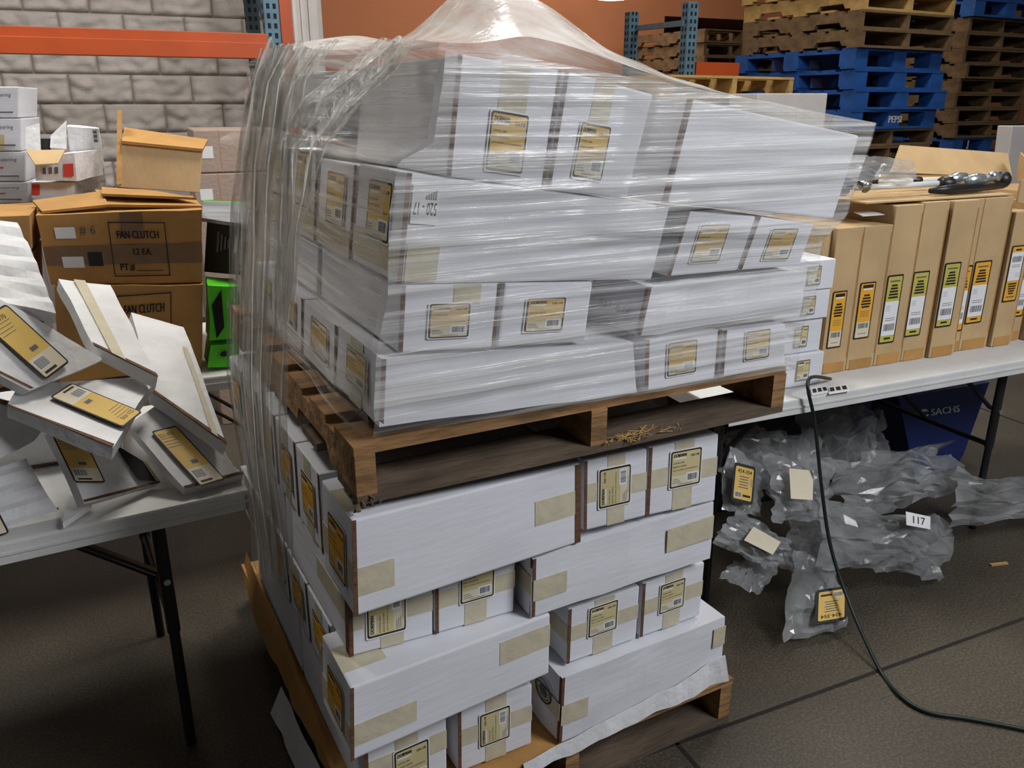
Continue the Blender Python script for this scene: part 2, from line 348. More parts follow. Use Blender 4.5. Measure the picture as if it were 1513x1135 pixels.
# ================================================================ PALLETS
def pallet_meshes(w, d, h, style, woodk, greyk):
    bt = .017; out = []
    def part(n, lo, hi, k): 
        m2 = MB(); m2.box(lo, hi); out.append((n, m2.mesh(n, [k])))
    def stringer(x0):
        m2 = MB(); z0, z1 = bt, h-bt
        prof = [(0, z0), (d*.14, z0), (d*.16, z0+.035), (d*.34, z0+.035), (d*.36, z0), (d*.64, z0), (d*.66, z0+.035), (d*.84, z0+.035), (d*.86, z0), (d, z0), (d, z1), (0, z1)]
        A = [(x0, y, z) for y, z in prof]; B = [(x0+.038, y, z) for y, z in prof]
        m2.face(A); m2.face(B[::-1])
        for i in range(len(prof)): j = (i+1) % len(prof); m2.face([A[i], A[j], B[j], B[i]])
        out.append(('stringer', m2.mesh('stringer', [woodk], weld=True)))
    if style == 'stringer':
        for x0 in (0, w/2-.019, w-.038): stringer(x0)
    else:
        for x0 in (0, w/2-.07, w-.14):
            for y0 in (0, d/2-.07, d-.14): part('block', (x0, y0, bt), (x0+.14, y0+.14, h-bt*2), woodk)
            part('stringer_board', (x0, 0, h-bt*2), (x0+.14, d, h-bt), woodk)
    n = 7; bw = .125
    for i in range(n):
        y0 = (d-bw)*i/(n-1); part('deck_board', (0, y0+rnd.uniform(-.004, .004), h-bt), (w, y0+bw, h-rnd.uniform(0, .003)), woodk)
    for i in range(5 if style == 'stringer' else 3):
        k = 4 if style == 'stringer' else 2; y0 = (d-bw)*i/k; part('bottom_board', (0, y0, 0), (w, y0+bw, bt), greyk)
    return out
def place_pallet(parts, loc, rz, label, group=None, name='pallet'):
    e = empty(name, loc, rz); tag(e, label, 'pallet', group)
    for n, me in parts: o = bpy.data.objects.new(n, me); C.objects.link(o); o.parent = e
    return e
PW = 1.016
main_parts = pallet_meshes(PW+.01, 1.22, .112, 'stringer', 'wood', 'wood_grey')
low_parts = pallet_meshes(PW, 1.22, .14, 'stringer', 'wood', 'wood_grey')
LA, UA = math.radians(5.0), math.radians(4.0)
LO_O, UP_O = V3((.268, 1.36, 0)), V3((.277, 1.325, 0))
place_pallet(low_parts, LO_O, LA, 'weathered wooden pallet on the floor under the bare white cartons')
place_pallet(main_parts, UP_O+V3((0, 0, .918)), UA, 'splintered wooden pallet carrying the film-wrapped load, resting on white cartons')
# splintered corner of the upper pallet
pu = bpy.data.objects['pallet.001'] if 'pallet.001' in bpy.data.objects else None
mb = MB()
for k in range(26):
    p = V3((rnd.uniform(-.005, .05), rnd.uniform(-.004, .03), rnd.uniform(-.002, .02))); mb.bar(p, p+V3((rnd.uniform(-.012, .012), rnd.uniform(-.02, .0), -rnd.uniform(.005, .012))), .004, .003)
link('splinters', mb.mesh('splinters', ['wood_grey']), pu)['kind'] = 'stuff'
mb = MB()
for k in range(60):
    p = V3((.60+rnd.gauss(0, .05), -.002+rnd.uniform(-.006, .02), .019+rnd.uniform(0, .004))); a = rnd.uniform(0, 6.3); L_ = rnd.uniform(.015, .05); mb.bar(p, p+V3((math.cos(a)*L_, math.sin(a)*L_*.4, rnd.uniform(-.012, .006))), .0015, .0012)
link('straw_splinters', mb.mesh('straw_splinters', ['wood_new']), pu)['kind'] = 'stuff'
# ================================================================ WHITE CARTONS OF THE TWO LOADS
class Frame:
    def __init__(s, o, a): s.o = o; s.u = V3((math.cos(a), math.sin(a), 0)); s.v = V3((-math.sin(a), math.cos(a), 0))
    def p(s, u, z, sb): return s.o+s.u*u+s.v*sb+V3((0, 0, z))
FL, FU = Frame(LO_O, LA), Frame(UP_O, UA)
def carton(fr, quv, sb, depth, label, group, faces=(), tape=(), raw=('front',), shift=0, matk='white', crush=0, name='white_carton'):
    """quv: four (u,z) corners TL,TR,BR,BL on the load's front; sb: setbacks left,right; faces: label specs (face, rect, mesh, rot)"""
    sl, sr = sb; q = [fr.p(quv[0][0], quv[0][1], sl+shift), fr.p(quv[1][0], quv[1][1], sr+shift), fr.p(quv[2][0], quv[2][1], sr+shift), fr.p(quv[3][0], quv[3][1], sl+shift)]
    e = fr.v*depth; base = (q[2]+q[3])/2+e*.5
    root = empty(name, base); tag(root, label, 'carton', group)
    bpy.context.view_layer.update()
    def own(o): o.parent = root; o.matrix_parent_inverse = Matrix.Translation(-base); return o
    if crush:
        bm = crumple_box(q, e, 7, crush, 11, len(label)); own(bm_obj('carton_body', bm, matk))
    else:
        mb = MB(); mb.hexa(q, [p+e for p in q]); own(link('carton_body', mb.mesh('carton_body', [matk], bevel=.0045)))
    Q = {'front': q, 'left': [q[0]+e, q[0], q[3], q[3]+e], 'top': [q[0]+e, q[1]+e, q[1], q[0]]}
    off = .0022+crush*.8
    for face, a0, a1, b0, b1 in tape: own(patch('tape', Q[face], a0, a1, b0, b1, 'tape', None, off-.0012))
    for r_ in raw:
        if r_ == 'front': own(patch('raw_edge', Q['front'], -.002, .014 if (q[1]-q[0]).length > .3 else .04, .0, 1.0, 'raw', None, .0016))
        if r_ == 'frontR': own(patch('raw_edge', Q['front'], .972, 1.0, .0, 1.0, 'raw', None, .0016))
        if r_ == 'left': own(patch('raw_edge', Q['left'], .955, 1.003, .0, 1.0, 'raw', None, .0016))
    for face, (a0, a1, b0, b1), me, rot in faces: own(decal('shipping_label', me, Q[face], a0, a1, b0, b1, None, off+.0004, rot))
    root['_q'] = 0; del root['_q']
    return root, Q, own
ORDS = ('first', 'second', 'third', 'fourth', 'fifth', 'sixth', 'seventh', 'eighth', 'ninth', 'tenth', 'eleventh', 'twelfth')
CROSS = [('front', .36, .64, 0, 1), ('front', 0, 1, .33, .60)]
g_low_side, g_up_side = 'carton ends down the shaded side of the bare stack', 'carton ends down the shaded side of the wrapped load'
# ---- bare stack, top layer (A) to bottom layer (D)
lowA = [(.0, .885), (.506, .876), (.511, .700), (-.004, .700)]
carton(FL, [(-.012, .902), (.506, .878), (.511, .690), (-.02, .706)], (-.055, 0), .19, 'long white carton directly under the splintered corner of the upper pallet', None,
       [('left', (.25, .80, .22, .80), LBL_ORANGE, 0)], [('front', .0, .155, .50, .80), ('front', .77, 1.0, .32, .62), ('left', .0, 1, .45, .75), ('top', 0, .12, .3, .8)], raw=('front', 'frontR'))
carton(FL, [(.516, .882), (.682, .876), (.688, .708), (.520, .714)], (.0, .0), .5, 'white carton end with a sideways label, directly under the upper pallet', None,
       [('front', (.22, .72, .16, .72), LBL_PALE, 1)], CROSS)
carton(FL, [(.688, .877), (.890, .871), (.896, .696), (.690, .708)], (0, 0), .5, 'white carton end with an upright label at the bag side, under the upper pallet', None,
       [('front', (.30, .74, .12, .66), LBL_PALE, 0)], CROSS)
for k in range(1, 6):
    carton(FL, lowA, (.0, 0), .186, ORDS[k]+' carton end back from the pallet corner, shaded side, top layer of bare stack', g_low_side+', top layer', [('left', (.25, .78, .22, .78), LBL_ORANGE, 0)],
           [('left', .36, .64, 0, 1)], raw=('left',), shift=.192*k+.006)
carton(FL, [(.0, .690), (.176, .690), (.172, .541), (-.006, .547)], (.045, .04), .5, 'white carton end with a tilted label below the long carton under the pallet corner', None,
       [('front', (.20, .66, .06, .78), LBL_PALE, 1)], CROSS+[('left', .55, 1, .2, .55)], raw=('front', 'left'))
carton(FL, [(.182, .688), (.372, .688), (.366, .535), (.178, .541)], (.04, .04), .5, 'white carton end whose label is half covered by the long carton above', None,
       [('front', (.30, .72, .05, .62), LBL_PALE, 0)], CROSS)
carton(FL, [(.392, .680), (.894, .693), (.897, .540), (.390, .537)], (0, 0), .19, 'long white carton in the second layer of the bare stack, overhanging the gap', None,
       [], [('front', 0, .17, .36, .72), ('front', .72, 1, .22, .62), ('left', 0, 1, .3, .62)], raw=('front', 'left'), crush=.0035)
carton(FL, [(.0, .690), (.19, .688), (.19, .535), (.0, .532)], (.56, .56), .5, 'white carton side set back in the second layer of the bare stack', g_low_side+', second layer', [], [], raw=())
carton(FL, [(-.035, .545), (.437, .529), (.436, .371), (-.045, .376)], (-.045, 0), .19, 'long white carton in the third layer of the bare stack with two slanting tapes', None,
       [('left', (.25, .78, .22, .8), LBL_ORANGE, 0)], [('front', .0, .30, .52, .82), ('front', .72, 1.0, .16, .52), ('left', .0, 1, .55, .85), ('top', .0, .2, .3, .75)], raw=('front',))
carton(FL, [(.505, .500), (.707, .501), (.705, .352), (.503, .352)], (.03, .03), .5, 'white carton end with a label standing on the lowest long carton, gap side', None,
       [('front', (.28, .68, .10, .64), LBL_PALE, 0)], CROSS+[('left', .6, 1, .3, .62)], raw=('front',))
carton(FL, [(.717, .504), (.909, .508), (.908, .352), (.717, .352)], (.03, .03), .5, 'white carton end with a label standing on the lowest long carton, bag side', None,
       [('front', (.28, .68, .14, .68), LBL_PALE, 0)], CROSS)
for k in range(1, 6):
    carton(FL, [(-.005, .527), (.43, .527), (.43, .36), (-.005, .36)], (0, 0), .186, ORDS[k]+' carton end back from the pallet corner, shaded side, third layer of bare stack', g_low_side+', third layer', [('left', (.25, .78, .2, .78), LBL_ORANGE, 0)],
           [('left', .36, .64, 0, 1)], raw=('left',), shift=.192*k)
carton(FL, [(.002, .357), (.193, .357), (.190, .168), (-.002, .166)], (.02, .03), .5, 'white carton end at the near pallet corner, bottom layer', None,
       [('front', (.34, .76, .34, .90), LBL_PALE, 0)], CROSS, raw=('front',))
carton(FL, [(.221, .335), (.410, .330), (.409, .160), (.218, .162)], (.03, .03), .5, 'white carton end with brown lid edge and sideways label, bottom layer', None,
       [('front', (.28, .68, .20, .72), LBL_PALE, 1)], CROSS+[('top', .36, .64, 0, 1)], raw=('front',))
r_, Q, own = carton(FL, [(.473, .344), (.969, .345), (.971, .155), (.468, .160)], (0, 0), .19, 'crushed long white carton at the foot of the bare stack, round stamp on its end', None,
       [], [('front', 0, .15, .42, .72), ('front', .92, 1, .12, .42), ('left', 0, 1, .40, .65)], raw=('front', 'left'), crush=.004)
def stamp(mb):
    for r0, r1 in ((.50, .44), (.38, .35)):
        n = 24
        for k in range(n):
            a, b = 2*math.pi*k/n, 2*math.pi*(k+1)/n
            mb.face([(.5+r0*math.cos(a), .5+r0*math.sin(a), 0), (.5+r0*math.cos(b), .5+r0*math.sin(b), 0), (.5+r1*math.cos(b), .5+r1*math.sin(b), 0), (.5+r1*math.cos(a), .5+r1*math.sin(a), 0)])
    for k in range(5): rect(mb, .22+.05*abs(k-2), .26+k*.1, .78-.05*abs(k-2), .31+k*.1, 0, 0)
own(print_on('round_stamp', stamp, Q['left'], .42, .82, .28, .62, ['ink'], None, .006))
carton(FL, [(.002, .357), (.19, .357), (.19, .168), (-.002, .166)], (.54, .54), .5, 'white carton side in the bottom layer of the bare stack, shaded side', g_low_side+', bottom layer', [], [], raw=())
# slip sheet under the bare stack
mb = MB(); P = lambda u, z, s_: FL.p(u, z, s_)
mb.hexa([P(-.03, .152, -.012), P(.99, .152, -.012), P(.99, .147, -.012), P(-.03, .147, -.012)], [P(-.03, .152, 1.2), P(.99, .152, 1.2), P(.99, .147, 1.2), P(-.03, .147, 1.2)])
sh = empty('slip_sheet', FL.p(.4, .147, .5)); tag(sh, 'brown cardboard slip sheet with torn white paper edge between pallet and bare stack', 'cardboard sheet')
def own_to(root, o): o.parent = root; o.matrix_parent_inverse = Matrix.Translation(-root.location); return o
own_to(sh, link('sheet', mb.mesh('sheet', ['kraft_dark'])))
def ribbon(name, top, bot, matk, parent, th=.002, n=28, amp=.008, seed=0):
    mb = MB(); A = []; B = []
    for i in range(n+1):
        t = i/n; f = lambda L_: (L_[min(int(t*(len(L_)-1)), len(L_)-2)].lerp(L_[min(int(t*(len(L_)-1)), len(L_)-2)+1], t*(len(L_)-1)-min(int(t*(len(L_)-1)), len(L_)-2)))
        nz = nvec(V3((t*9+seed, seed*2.3, 0)))*amp; A.append(f(top)+nz*.5); B.append(f(bot)+nz)
    off = V3((.0, th, 0))
    for i in range(n): mb.hexa([A[i], A[i+1], B[i+1], B[i]], [A[i]+off, A[i+1]+off, B[i+1]+off, B[i]+off])
    return own_to(parent, link(name, mb.mesh(name, [matk], weld=True)))
ribbon('torn_paper_front', [P(.36, .158, -.016), P(.6, .185, -.014), P(.80, .20, -.012), P(.97, .235, -.010)], [P(.36, .128, -.024), P(.6, .145, -.022), P(.80, .150, -.02), P(.985, .155, -.016)], 'white_old', sh, seed=1)
ribbon('side_flap', [P(-.012, .20, 1.2), P(-.014, .19, .8), P(-.016, .18, .5), P(-.02, .165, .2)], [P(-.035, .12, 1.2), P(-.045, .10, .8), P(-.038, .085, .5), P(-.028, .10, .2)], 'kraft_dark', sh, seed=5, amp=.014)
ribbon('white_side_flap', [P(-.045, .08, .62), P(-.045, .09, .4), P(-.035, .11, .15), P(-.02, .13, -.03)], [P(-.085, .02, .60), P(-.075, .015, .4), P(-.06, .012, .15), P(-.04, .012, -.05)], 'white_old', sh, seed=8, amp=.010)
mb = MB(); mb.hexa([P(.36, .124, -.006), P(.41, .128, -.006), P(.41, .07, -.006), P(.36, .066, -.006)], [P(.36, .124, -.002), P(.41, .128, -.002), P(.41, .07, -.002), P(.36, .066, -.002)])
pal0 = bpy.data.objects['pallet']; own_ = link('green_tag', mb.mesh('green_tag', ['green'])); own_.parent = pal0; own_.matrix_parent_inverse = (Matrix.Translation(LO_O) @ Matrix.Rotation(LA, 4, 'Z')).inverted()
# ---- wrapped load
ZB = 1.032
up = {}
carton(FU, [(.060, 1.185), (.588, 1.145), (.603, 1.034), (.048, 1.062)], (0, .0), .265, 'long white carton at the foot of the wrapped load above the splintered corner', None,
       [('left', (.30, .76, .14, .72), LBL_GOLD, 0)], [('left', .36, .64, 0, 1)], raw=('front',), crush=.003)
for k in range(1, 4):
    carton(FU, [(.060, 1.180), (.58, 1.15), (.60, 1.034), (.048, 1.05)], (0, 0), .265, ORDS[k]+' carton end back from the splintered corner, shaded side, foot of wrapped load', g_up_side+', bottom layer', [('left', (.28, .78, .14, .74), LBL_GOLD, 0)], [], raw=('left',), shift=.272*k)
carton(FU, [(.620, 1.146), (.815, 1.143), (.815, 1.034), (.624, 1.034)], (.0, .0), .5, 'wrapped white carton end, bottom layer, beside the long carton', None, [('front', (.28, .68, .12, .78), LBL_GOLD, 0)], [], raw=('front', 'frontR'))
carton(FU, [(.826, 1.140), (1.005, 1.134), (1.017, 1.034), (.827, 1.034)], (0, 0), .5, 'wrapped white carton end, bottom layer, at the outer pallet edge', None, [('front', (.34, .72, .08, .72), LBL_GOLD, 0)], [], raw=('front',))
carton(FU, [(.101, 1.309), (.289, 1.295), (.275, 1.176), (.090, 1.192)], (0, 0), .5, 'wrapped white carton end with a gold label, second layer, at the load corner', None, [('front', (.28, .70, .28, .80), LBL_GOLD, 0)], [('front', .52, .80, 0, .3)], raw=('front', 'frontR'))
carton(FU, [(.298, 1.294), (.486, 1.279), (.472, 1.162), (.282, 1.176)], (0, 0), .5, 'wrapped white carton end with a gold label, second layer, beside the dark gap', None, [('front', (.26, .70, .24, .78), LBL_GOLD, 0)], [], raw=())
carton(FU, [(.10, 1.300), (.285, 1.28), (.272, 1.176), (.088, 1.192)], (.53, .53), .5, 'wrapped white carton side, second layer, shaded side', g_up_side+', second layer', [], [], raw=())
r_, Q, own = carton(FU, [(.620, 1.256), (1.052, 1.246), (1.044, 1.156), (.600, 1.158)], (0, 0), .19, 'crushed white carton drooping in the second layer of the wrapped load', None, [], [], raw=('front', 'left'), crush=.008)
def num78(mb): put_text(mb, '521-878', 0, 0, 1, 1, 0, 0)
own(print_on('printed_number', num78, Q['left'], .2, .8, .55, .68, ['greyink'], None, .004))
r_, Q, own = carton(FU, [(.120, 1.494), (.660, 1.410), (.625, 1.270), (.094, 1.312)], (0, 0), .255, 'long white carton with an upside-down number sticker, third layer of the wrapped load', None, [('left', (.30, .78, .12, .68), LBL_GOLD, 0)], [('left', 0, 1, .62, .92)], raw=('front',))
def st520(mb):
    rect(mb, 0, 0, 1, 1, 0, 1); n0 = len(mb.v); put_text(mb, '520 - 17', 0, 0, 1, 1, 0, 0)
    for i in range(n0, len(mb.v)): x, y, z = mb.v[i]; mb.v[i] = (.93-x*.86, .55-y*.32, .0006)
    for k in range(5): rect(mb, .50+.085*k, .62, .55+.085*k, .72+.035*k, .0006, 0)
own(print_on('number_sticker', st520, Q['front'], .02, .11, .08, .44, ['ink', 'paper'], None, .003))
own(patch('torn_flap', Q['front'], .02, .13, .62, .98, 'tape', None, .002))
for k in range(1, 4):
    carton(FU, [(.118, 1.490 if k == 1 else 1.500+.012*k), (.65, 1.408), (.62, 1.272), (.094, 1.310)], (0, 0), .255, ORDS[k]+' carton end back from the number sticker, shaded side, third layer of wrapped load', g_up_side+', third layer', [('left', (.28, .78, .12, .70), LBL_GOLD, 0)], [('left', 0, 1, .70, .95)], raw=('left',), shift=.265*k)
carton(FU, [(.703, 1.400), (.887, 1.379), (.848, 1.268), (.664, 1.272)], (0, 0), .5, 'wrapped white carton end, third layer, beside the long carton with the number sticker', None, [('front', (.24, .66, .20, .80), LBL_GOLD, 0)], [], raw=('front',))
carton(FU, [(.893, 1.379), (1.058, 1.352), (1.027, 1.262), (.852, 1.268)], (0, 0), .5, 'wrapped white carton end, third layer, at the outer side of the load', None, [('front', (.30, .74, .20, .82), LBL_GOLD, 0)], [], raw=('front',))
carton(FU, [(.214, 1.676), (.408, 1.655), (.376, 1.457), (.189, 1.486)], (0, 0), .5, 'wrapped white carton end with a large gold label, top layer, load corner', None, [('front', (.36, .74, .40, .90), LBL_GOLD, 0)], [('front', .42, .70, 0, .4)], raw=('front', 'frontR'))
carton(FU, [(.416, 1.654), (.606, 1.617), (.556, 1.429), (.382, 1.456)], (0, 0), .5, 'wrapped white carton end with a gold label beside the tilted top carton', None, [('front', (.26, .62, .38, .86), LBL_GOLD, 0)], [('front', .34, .56, 0, .4)], raw=('front',))
carton(FU, [(.175, 1.668), (.38, 1.648), (.37, 1.485), (.178, 1.552)], (.53, .53), .6, 'wrapped white carton rising at the far top of the load', None, [], [], raw=())
carton(FU, [(.683, 1.609), (1.149, 1.536), (1.101, 1.362), (.637, 1.420)], (-.012, -.012), .19, 'long tilted white carton overhanging at the top of the wrapped load', None, [], [], raw=('front', 'left'))
# ---- stretch film
fw = empty('stretch_film', FU.p(.5, ZB, .6)); tag(fw, 'clear wrinkled stretch film around the upper load with a long hanging tail', 'stretch film')
def interp(tab, x):
    for (a, va), (b, vb) in zip(tab, tab[1:]):
        if x <= b: t = max(0, (x-a)/(b-a)); return va*(1-t)+vb*t
    return tab[-1][1]
ULT = [(0, .030), (.22, .044), (.38, .070), (.60, .080), (.72, .098), (.76, .160), (1, .190)]
URT = [(0, 1.03), (.25, 1.045), (.42, 1.068), (.58, 1.075), (.64, 1.120), (1, 1.170)]
def film_front(p, q_):
    u = interp(ULT, q_)*(1-p)+interp(URT, q_)*p
    z0 = 1.052*(1-p)+1.026*p; z1 = 1.692*(1-p)+1.562*p; z = z0+(z1-z0)*q_
    sbk = -.016+.004*mnoise.noise(V3((u*3, z*30, 1)))+.003*mnoise.noise(V3((u*14, z*14, 4)))
    if .0 < q_ < .06: sbk -= .004
    sbk -= .020*math.exp(-((u-.86)/.25)**2-((z-1.20)/.03)**2)
    if q_ > .55: sbk -= .016*min(1, max(0, (p-.36)/.06))
    return FU.p(u, z, sbk)
def grid_obj(name, fn, nu, nv, matk, root, smooth=True):
    mb = MB()
    for i in range(nu+1):
        for j in range(nv+1): mb.v.append(tuple(fn(i/nu, j/nv)))
    for i in range(nu):
        for j in range(nv): a = i*(nv+1)+j; mb.f.append((a, a+nv+1, a+nv+2, a+1)); mb.m.append(0)
    return own_to(root, link(name, mb.mesh(name, [matk], fix=False, smooth=smooth)))
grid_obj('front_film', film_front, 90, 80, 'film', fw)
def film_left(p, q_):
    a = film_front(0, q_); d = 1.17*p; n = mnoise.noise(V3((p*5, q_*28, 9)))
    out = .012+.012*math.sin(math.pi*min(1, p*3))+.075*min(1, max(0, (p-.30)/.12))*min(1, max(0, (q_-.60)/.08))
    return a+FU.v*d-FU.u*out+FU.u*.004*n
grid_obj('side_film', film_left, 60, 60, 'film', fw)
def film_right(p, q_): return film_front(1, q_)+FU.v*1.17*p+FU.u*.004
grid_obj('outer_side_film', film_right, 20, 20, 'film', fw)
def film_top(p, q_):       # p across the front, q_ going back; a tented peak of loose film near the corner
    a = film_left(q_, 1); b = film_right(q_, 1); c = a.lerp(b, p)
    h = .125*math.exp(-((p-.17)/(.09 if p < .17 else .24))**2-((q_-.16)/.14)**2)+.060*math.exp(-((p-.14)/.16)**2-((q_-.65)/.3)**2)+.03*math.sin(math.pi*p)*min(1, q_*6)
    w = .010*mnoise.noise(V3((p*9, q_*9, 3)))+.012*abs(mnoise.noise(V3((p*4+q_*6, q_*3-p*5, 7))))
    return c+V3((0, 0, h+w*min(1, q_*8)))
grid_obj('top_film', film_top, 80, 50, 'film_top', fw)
# hanging tail: bunched strands of film falling down the shaded corner
tl = fw
def tail_px(cl, halfw, yv, folds, seed, name, amp=.02):
    def fn(p, q_):
        cx_ = interp([(y, x) for x, y, w in cl], cl[0][1]+(cl[-1][1]-cl[0][1])*q_); w = interp([(y, w) for x, y, w in cl], cl[0][1]+(cl[-1][1]-cl[0][1])*q_)
        y_ = cl[0][1]+(cl[-1][1]-cl[0][1])*q_
        base = atp(cx_+w*(p-.5)*2, y_, FU.p(0, 0, yv), FU.v)
        return base+FU.v*(amp*math.sin(p*folds*math.pi+3*mnoise.noise(V3((seed, q_*3, 0))))+.02*mnoise.noise(V3((p*5+seed, q_*7, seed))))+V3((0, 0, .012*mnoise.noise(V3((p*9, seed, 0)))))
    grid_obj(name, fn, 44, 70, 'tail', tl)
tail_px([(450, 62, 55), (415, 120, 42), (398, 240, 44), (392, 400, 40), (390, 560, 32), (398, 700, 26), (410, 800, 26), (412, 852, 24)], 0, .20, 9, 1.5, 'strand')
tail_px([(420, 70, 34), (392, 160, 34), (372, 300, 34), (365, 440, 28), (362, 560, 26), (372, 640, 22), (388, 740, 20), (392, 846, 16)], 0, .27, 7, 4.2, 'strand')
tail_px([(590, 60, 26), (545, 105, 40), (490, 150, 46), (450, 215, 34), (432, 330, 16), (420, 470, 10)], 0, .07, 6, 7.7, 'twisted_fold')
# ================================================================ FOLDING TABLES
def folding_table(x0, x1, y0, depth, rz, legs, label, zt=.735):
    e = empty('folding_table', (x1, y0, 0), rz); tag(e, label, 'table'); L_ = x1-x0
    mb = MB(); mb.box((-L_, 0, zt-.018), (0, depth, zt)); link('table_top', mb.mesh('table_top', ['plastic'], bevel=.006), e)
    mb = MB()
    for lo, hi in (((-L_, 0, zt-.05), (0, .012, zt-.012)), ((-L_, depth-.012, zt-.05), (0, depth, zt-.012)), ((-.012, 0, zt-.05), (0, depth, zt-.012)), ((-L_, 0, zt-.05), (-L_+.012, depth, zt-.012))): mb.box(lo, hi)
    mb.box((-L_, -.003, zt-.030), (0, 0, zt-.024))
    link('table_rim', mb.mesh('table_rim', ['plastic']), e)
    for lx in legs:
        for ly in (.10, depth-.10):
            mb = MB(); mb.tube([(lx, ly, zt-.05), (lx, ly, .35)], .016, 0, 12); mb.tube([(lx, ly, .37), (lx, ly, .0)], .013, 0, 12)
            link('leg', mb.mesh('leg', ['black'], smooth=False), e)
        mb = MB(); mb.tube([(lx, .10, .36), (lx, depth-.10, .36)], .010); link('leg_stretcher', mb.mesh('leg_stretcher', ['black']), e)
        sx = -1 if lx > -L_/2 else 1
        mb = MB(); mb.bar((lx, depth/2, .36), (lx+sx*.42, depth/2, zt-.03), .025, .008); link('leg_brace', mb.mesh('leg_brace', ['black']), e)
        mb = MB(); mb.bar((lx, .12, .50), (lx+sx*.25, .12, zt-.03), .022, .008); link('leg_brace', mb.mesh('leg_brace', ['black']), e)
        mb = MB(); mb.tube([(lx-.0, .083, .5), (lx, .078, .5)], .008); link('rivet', mb.mesh('rivet', ['zinc']), e)
    return e
folding_table(-1.70, .135, 1.868, .74, math.radians(6.4), (-.20, -1.63), 'white folding table under the heap of battered cartons')
folding_table(1.50, 3.42, 1.84, .76, 0, (-.57, -1.86), 'white folding table carrying the row of tall brown boxes')
folding_table(-1.45, .50, 2.80, .78, 0, (-.22, -1.7), 'white folding table under the fan clutch boxes')
# ================================================================ RIGHT TABLE: tall brown boxes
YK = 2.0
def XK(px, py=540): return aty(px, py, YK).x
zt = .737
def kraft(px0, px1, ztop, yb, label, lab, lrect, depth=.36, group=None, rot=0):
    x0, x1 = XK(px0), XK(px1); e = empty('tall_box', ((x0+x1)/2, YK+yb+depth/2, zt)); tag(e, label, 'cardboard box', group)
    q = [V3((x0+.001, YK+yb, ztop)), V3((x1-.001, YK+yb, ztop)), V3((x1-.001, YK+yb, zt)), V3((x0+.001, YK+yb, zt))]
    mb = MB(); mb.hexa(q, [p+V3((0, depth, 0)) for p in q]); own_to(e, link('box_body', mb.mesh('box_body', ['kraft'], bevel=.003)))
    own_to(e, patch('bottom_tape', q, .1, .9, .93, 1.0, 'tape' if 0 else 'kraft_dark', None, .0015)); own_to(e, patch('flap_seam', q, .955, .985, .05, .9, 'kraft_dark', None, .0012))
    if lab: own_to(e, decal('product_label', lab, q, *lrect, None, .002, rot))
    return e
KB = [(1193, 1212, 1.225, .02, 'narrow tall brown box, first in the row beside the white boxes', None, None, 0),
 (1212, 1250, 1.225, 0, 'tall brown box with a low orange label, second in the row', LBL_TALL_O, (.12, .66, .42, .82), 0),
 (1250, 1290, 1.225, 0, 'tall brown box with an orange label, last of the low-topped boxes', LBL_TALL_O, (.10, .66, .38, .78), 0),
 (1290, 1329, 1.285, 0, 'tall brown box with an olive label, third label in the row', LBL_TALL_G, (.04, .62, .42, .86), 0),
 (1329, 1364, 1.29, 0, 'tall brown box with an olive label, fourth label in the row', LBL_TALL_G, (-.04, .62, .42, .84), 0),
 (1366, 1402, 1.29, -.01, 'tall brown box with an olive label, fifth label in the row', LBL_TALL_G, (.02, .66, .38, .80), 0),
 (1402, 1416, 1.29, .012, 'tall brown box with its label half hidden by its neighbour', LBL_TALL_CUT, (.0, .96, .42, .86), 0),
 (1416, 1456, 1.29, .012, 'tall brown box with a yellow label, next to the half-hidden label', LBL_TALL_Y, (.02, .62, .40, .82), 0),
 (1458, 1486, 1.235, 0, 'tall brown box with an upside-down label under the open carton', LBL_TALL_Y, (.10, .80, .24, .66), 2),
 (1486, 1508, 1.26, .03, 'tall brown box with a yellow label beyond the upside-down label', LBL_TALL_Y, (.04, .92, .38, .82), 0),
 (1510, 1560, 1.29, -.02, 'tall brown box at the far end of the row', LBL_TALL_Y, (.10, .66, .46, .88), 0),
 (1560, 1605, 1.29, 0, 'tall brown box closing the row past the open carton', None, None, 0)]
for a, b, z_, yb, lb, me, rc, rot in KB: kraft(a, b, z_, yb, lb, me, rc or (0, 1, 0, 1), rot=rot)
# white boxes on the right table beside the load
for k, (z0, z1, dx) in enumerate(((.737, .845, 0), (.847, .955, .012), (.957, 1.05, .004), (1.052, 1.145, .0))):
    x1 = XK(1196)-.012-dx; q = [V3((x1-.22, 1.93+dx, z1)), V3((x1, 1.93+dx, z1)), V3((x1, 1.93+dx, z0)), V3((x1-.22, 1.93+dx, z0))]
    e = empty('small_white_box', (x1-.11, 2.1, z0)); tag(e, ('lowest', 'second', 'third', 'topmost')[k]+' small white box in the stack between wrapped load and brown boxes', 'carton', 'small white boxes on the right table')
    mb = MB(); mb.hexa(q, [p+V3((0, .35, 0)) for p in q]); own_to(e, link('carton_body', mb.mesh('carton_body', ['white'], bevel=.004)))
    own_to(e, decal('shipping_label', LBL_PALE, q, .50, .74, .18, .82, None, .002))
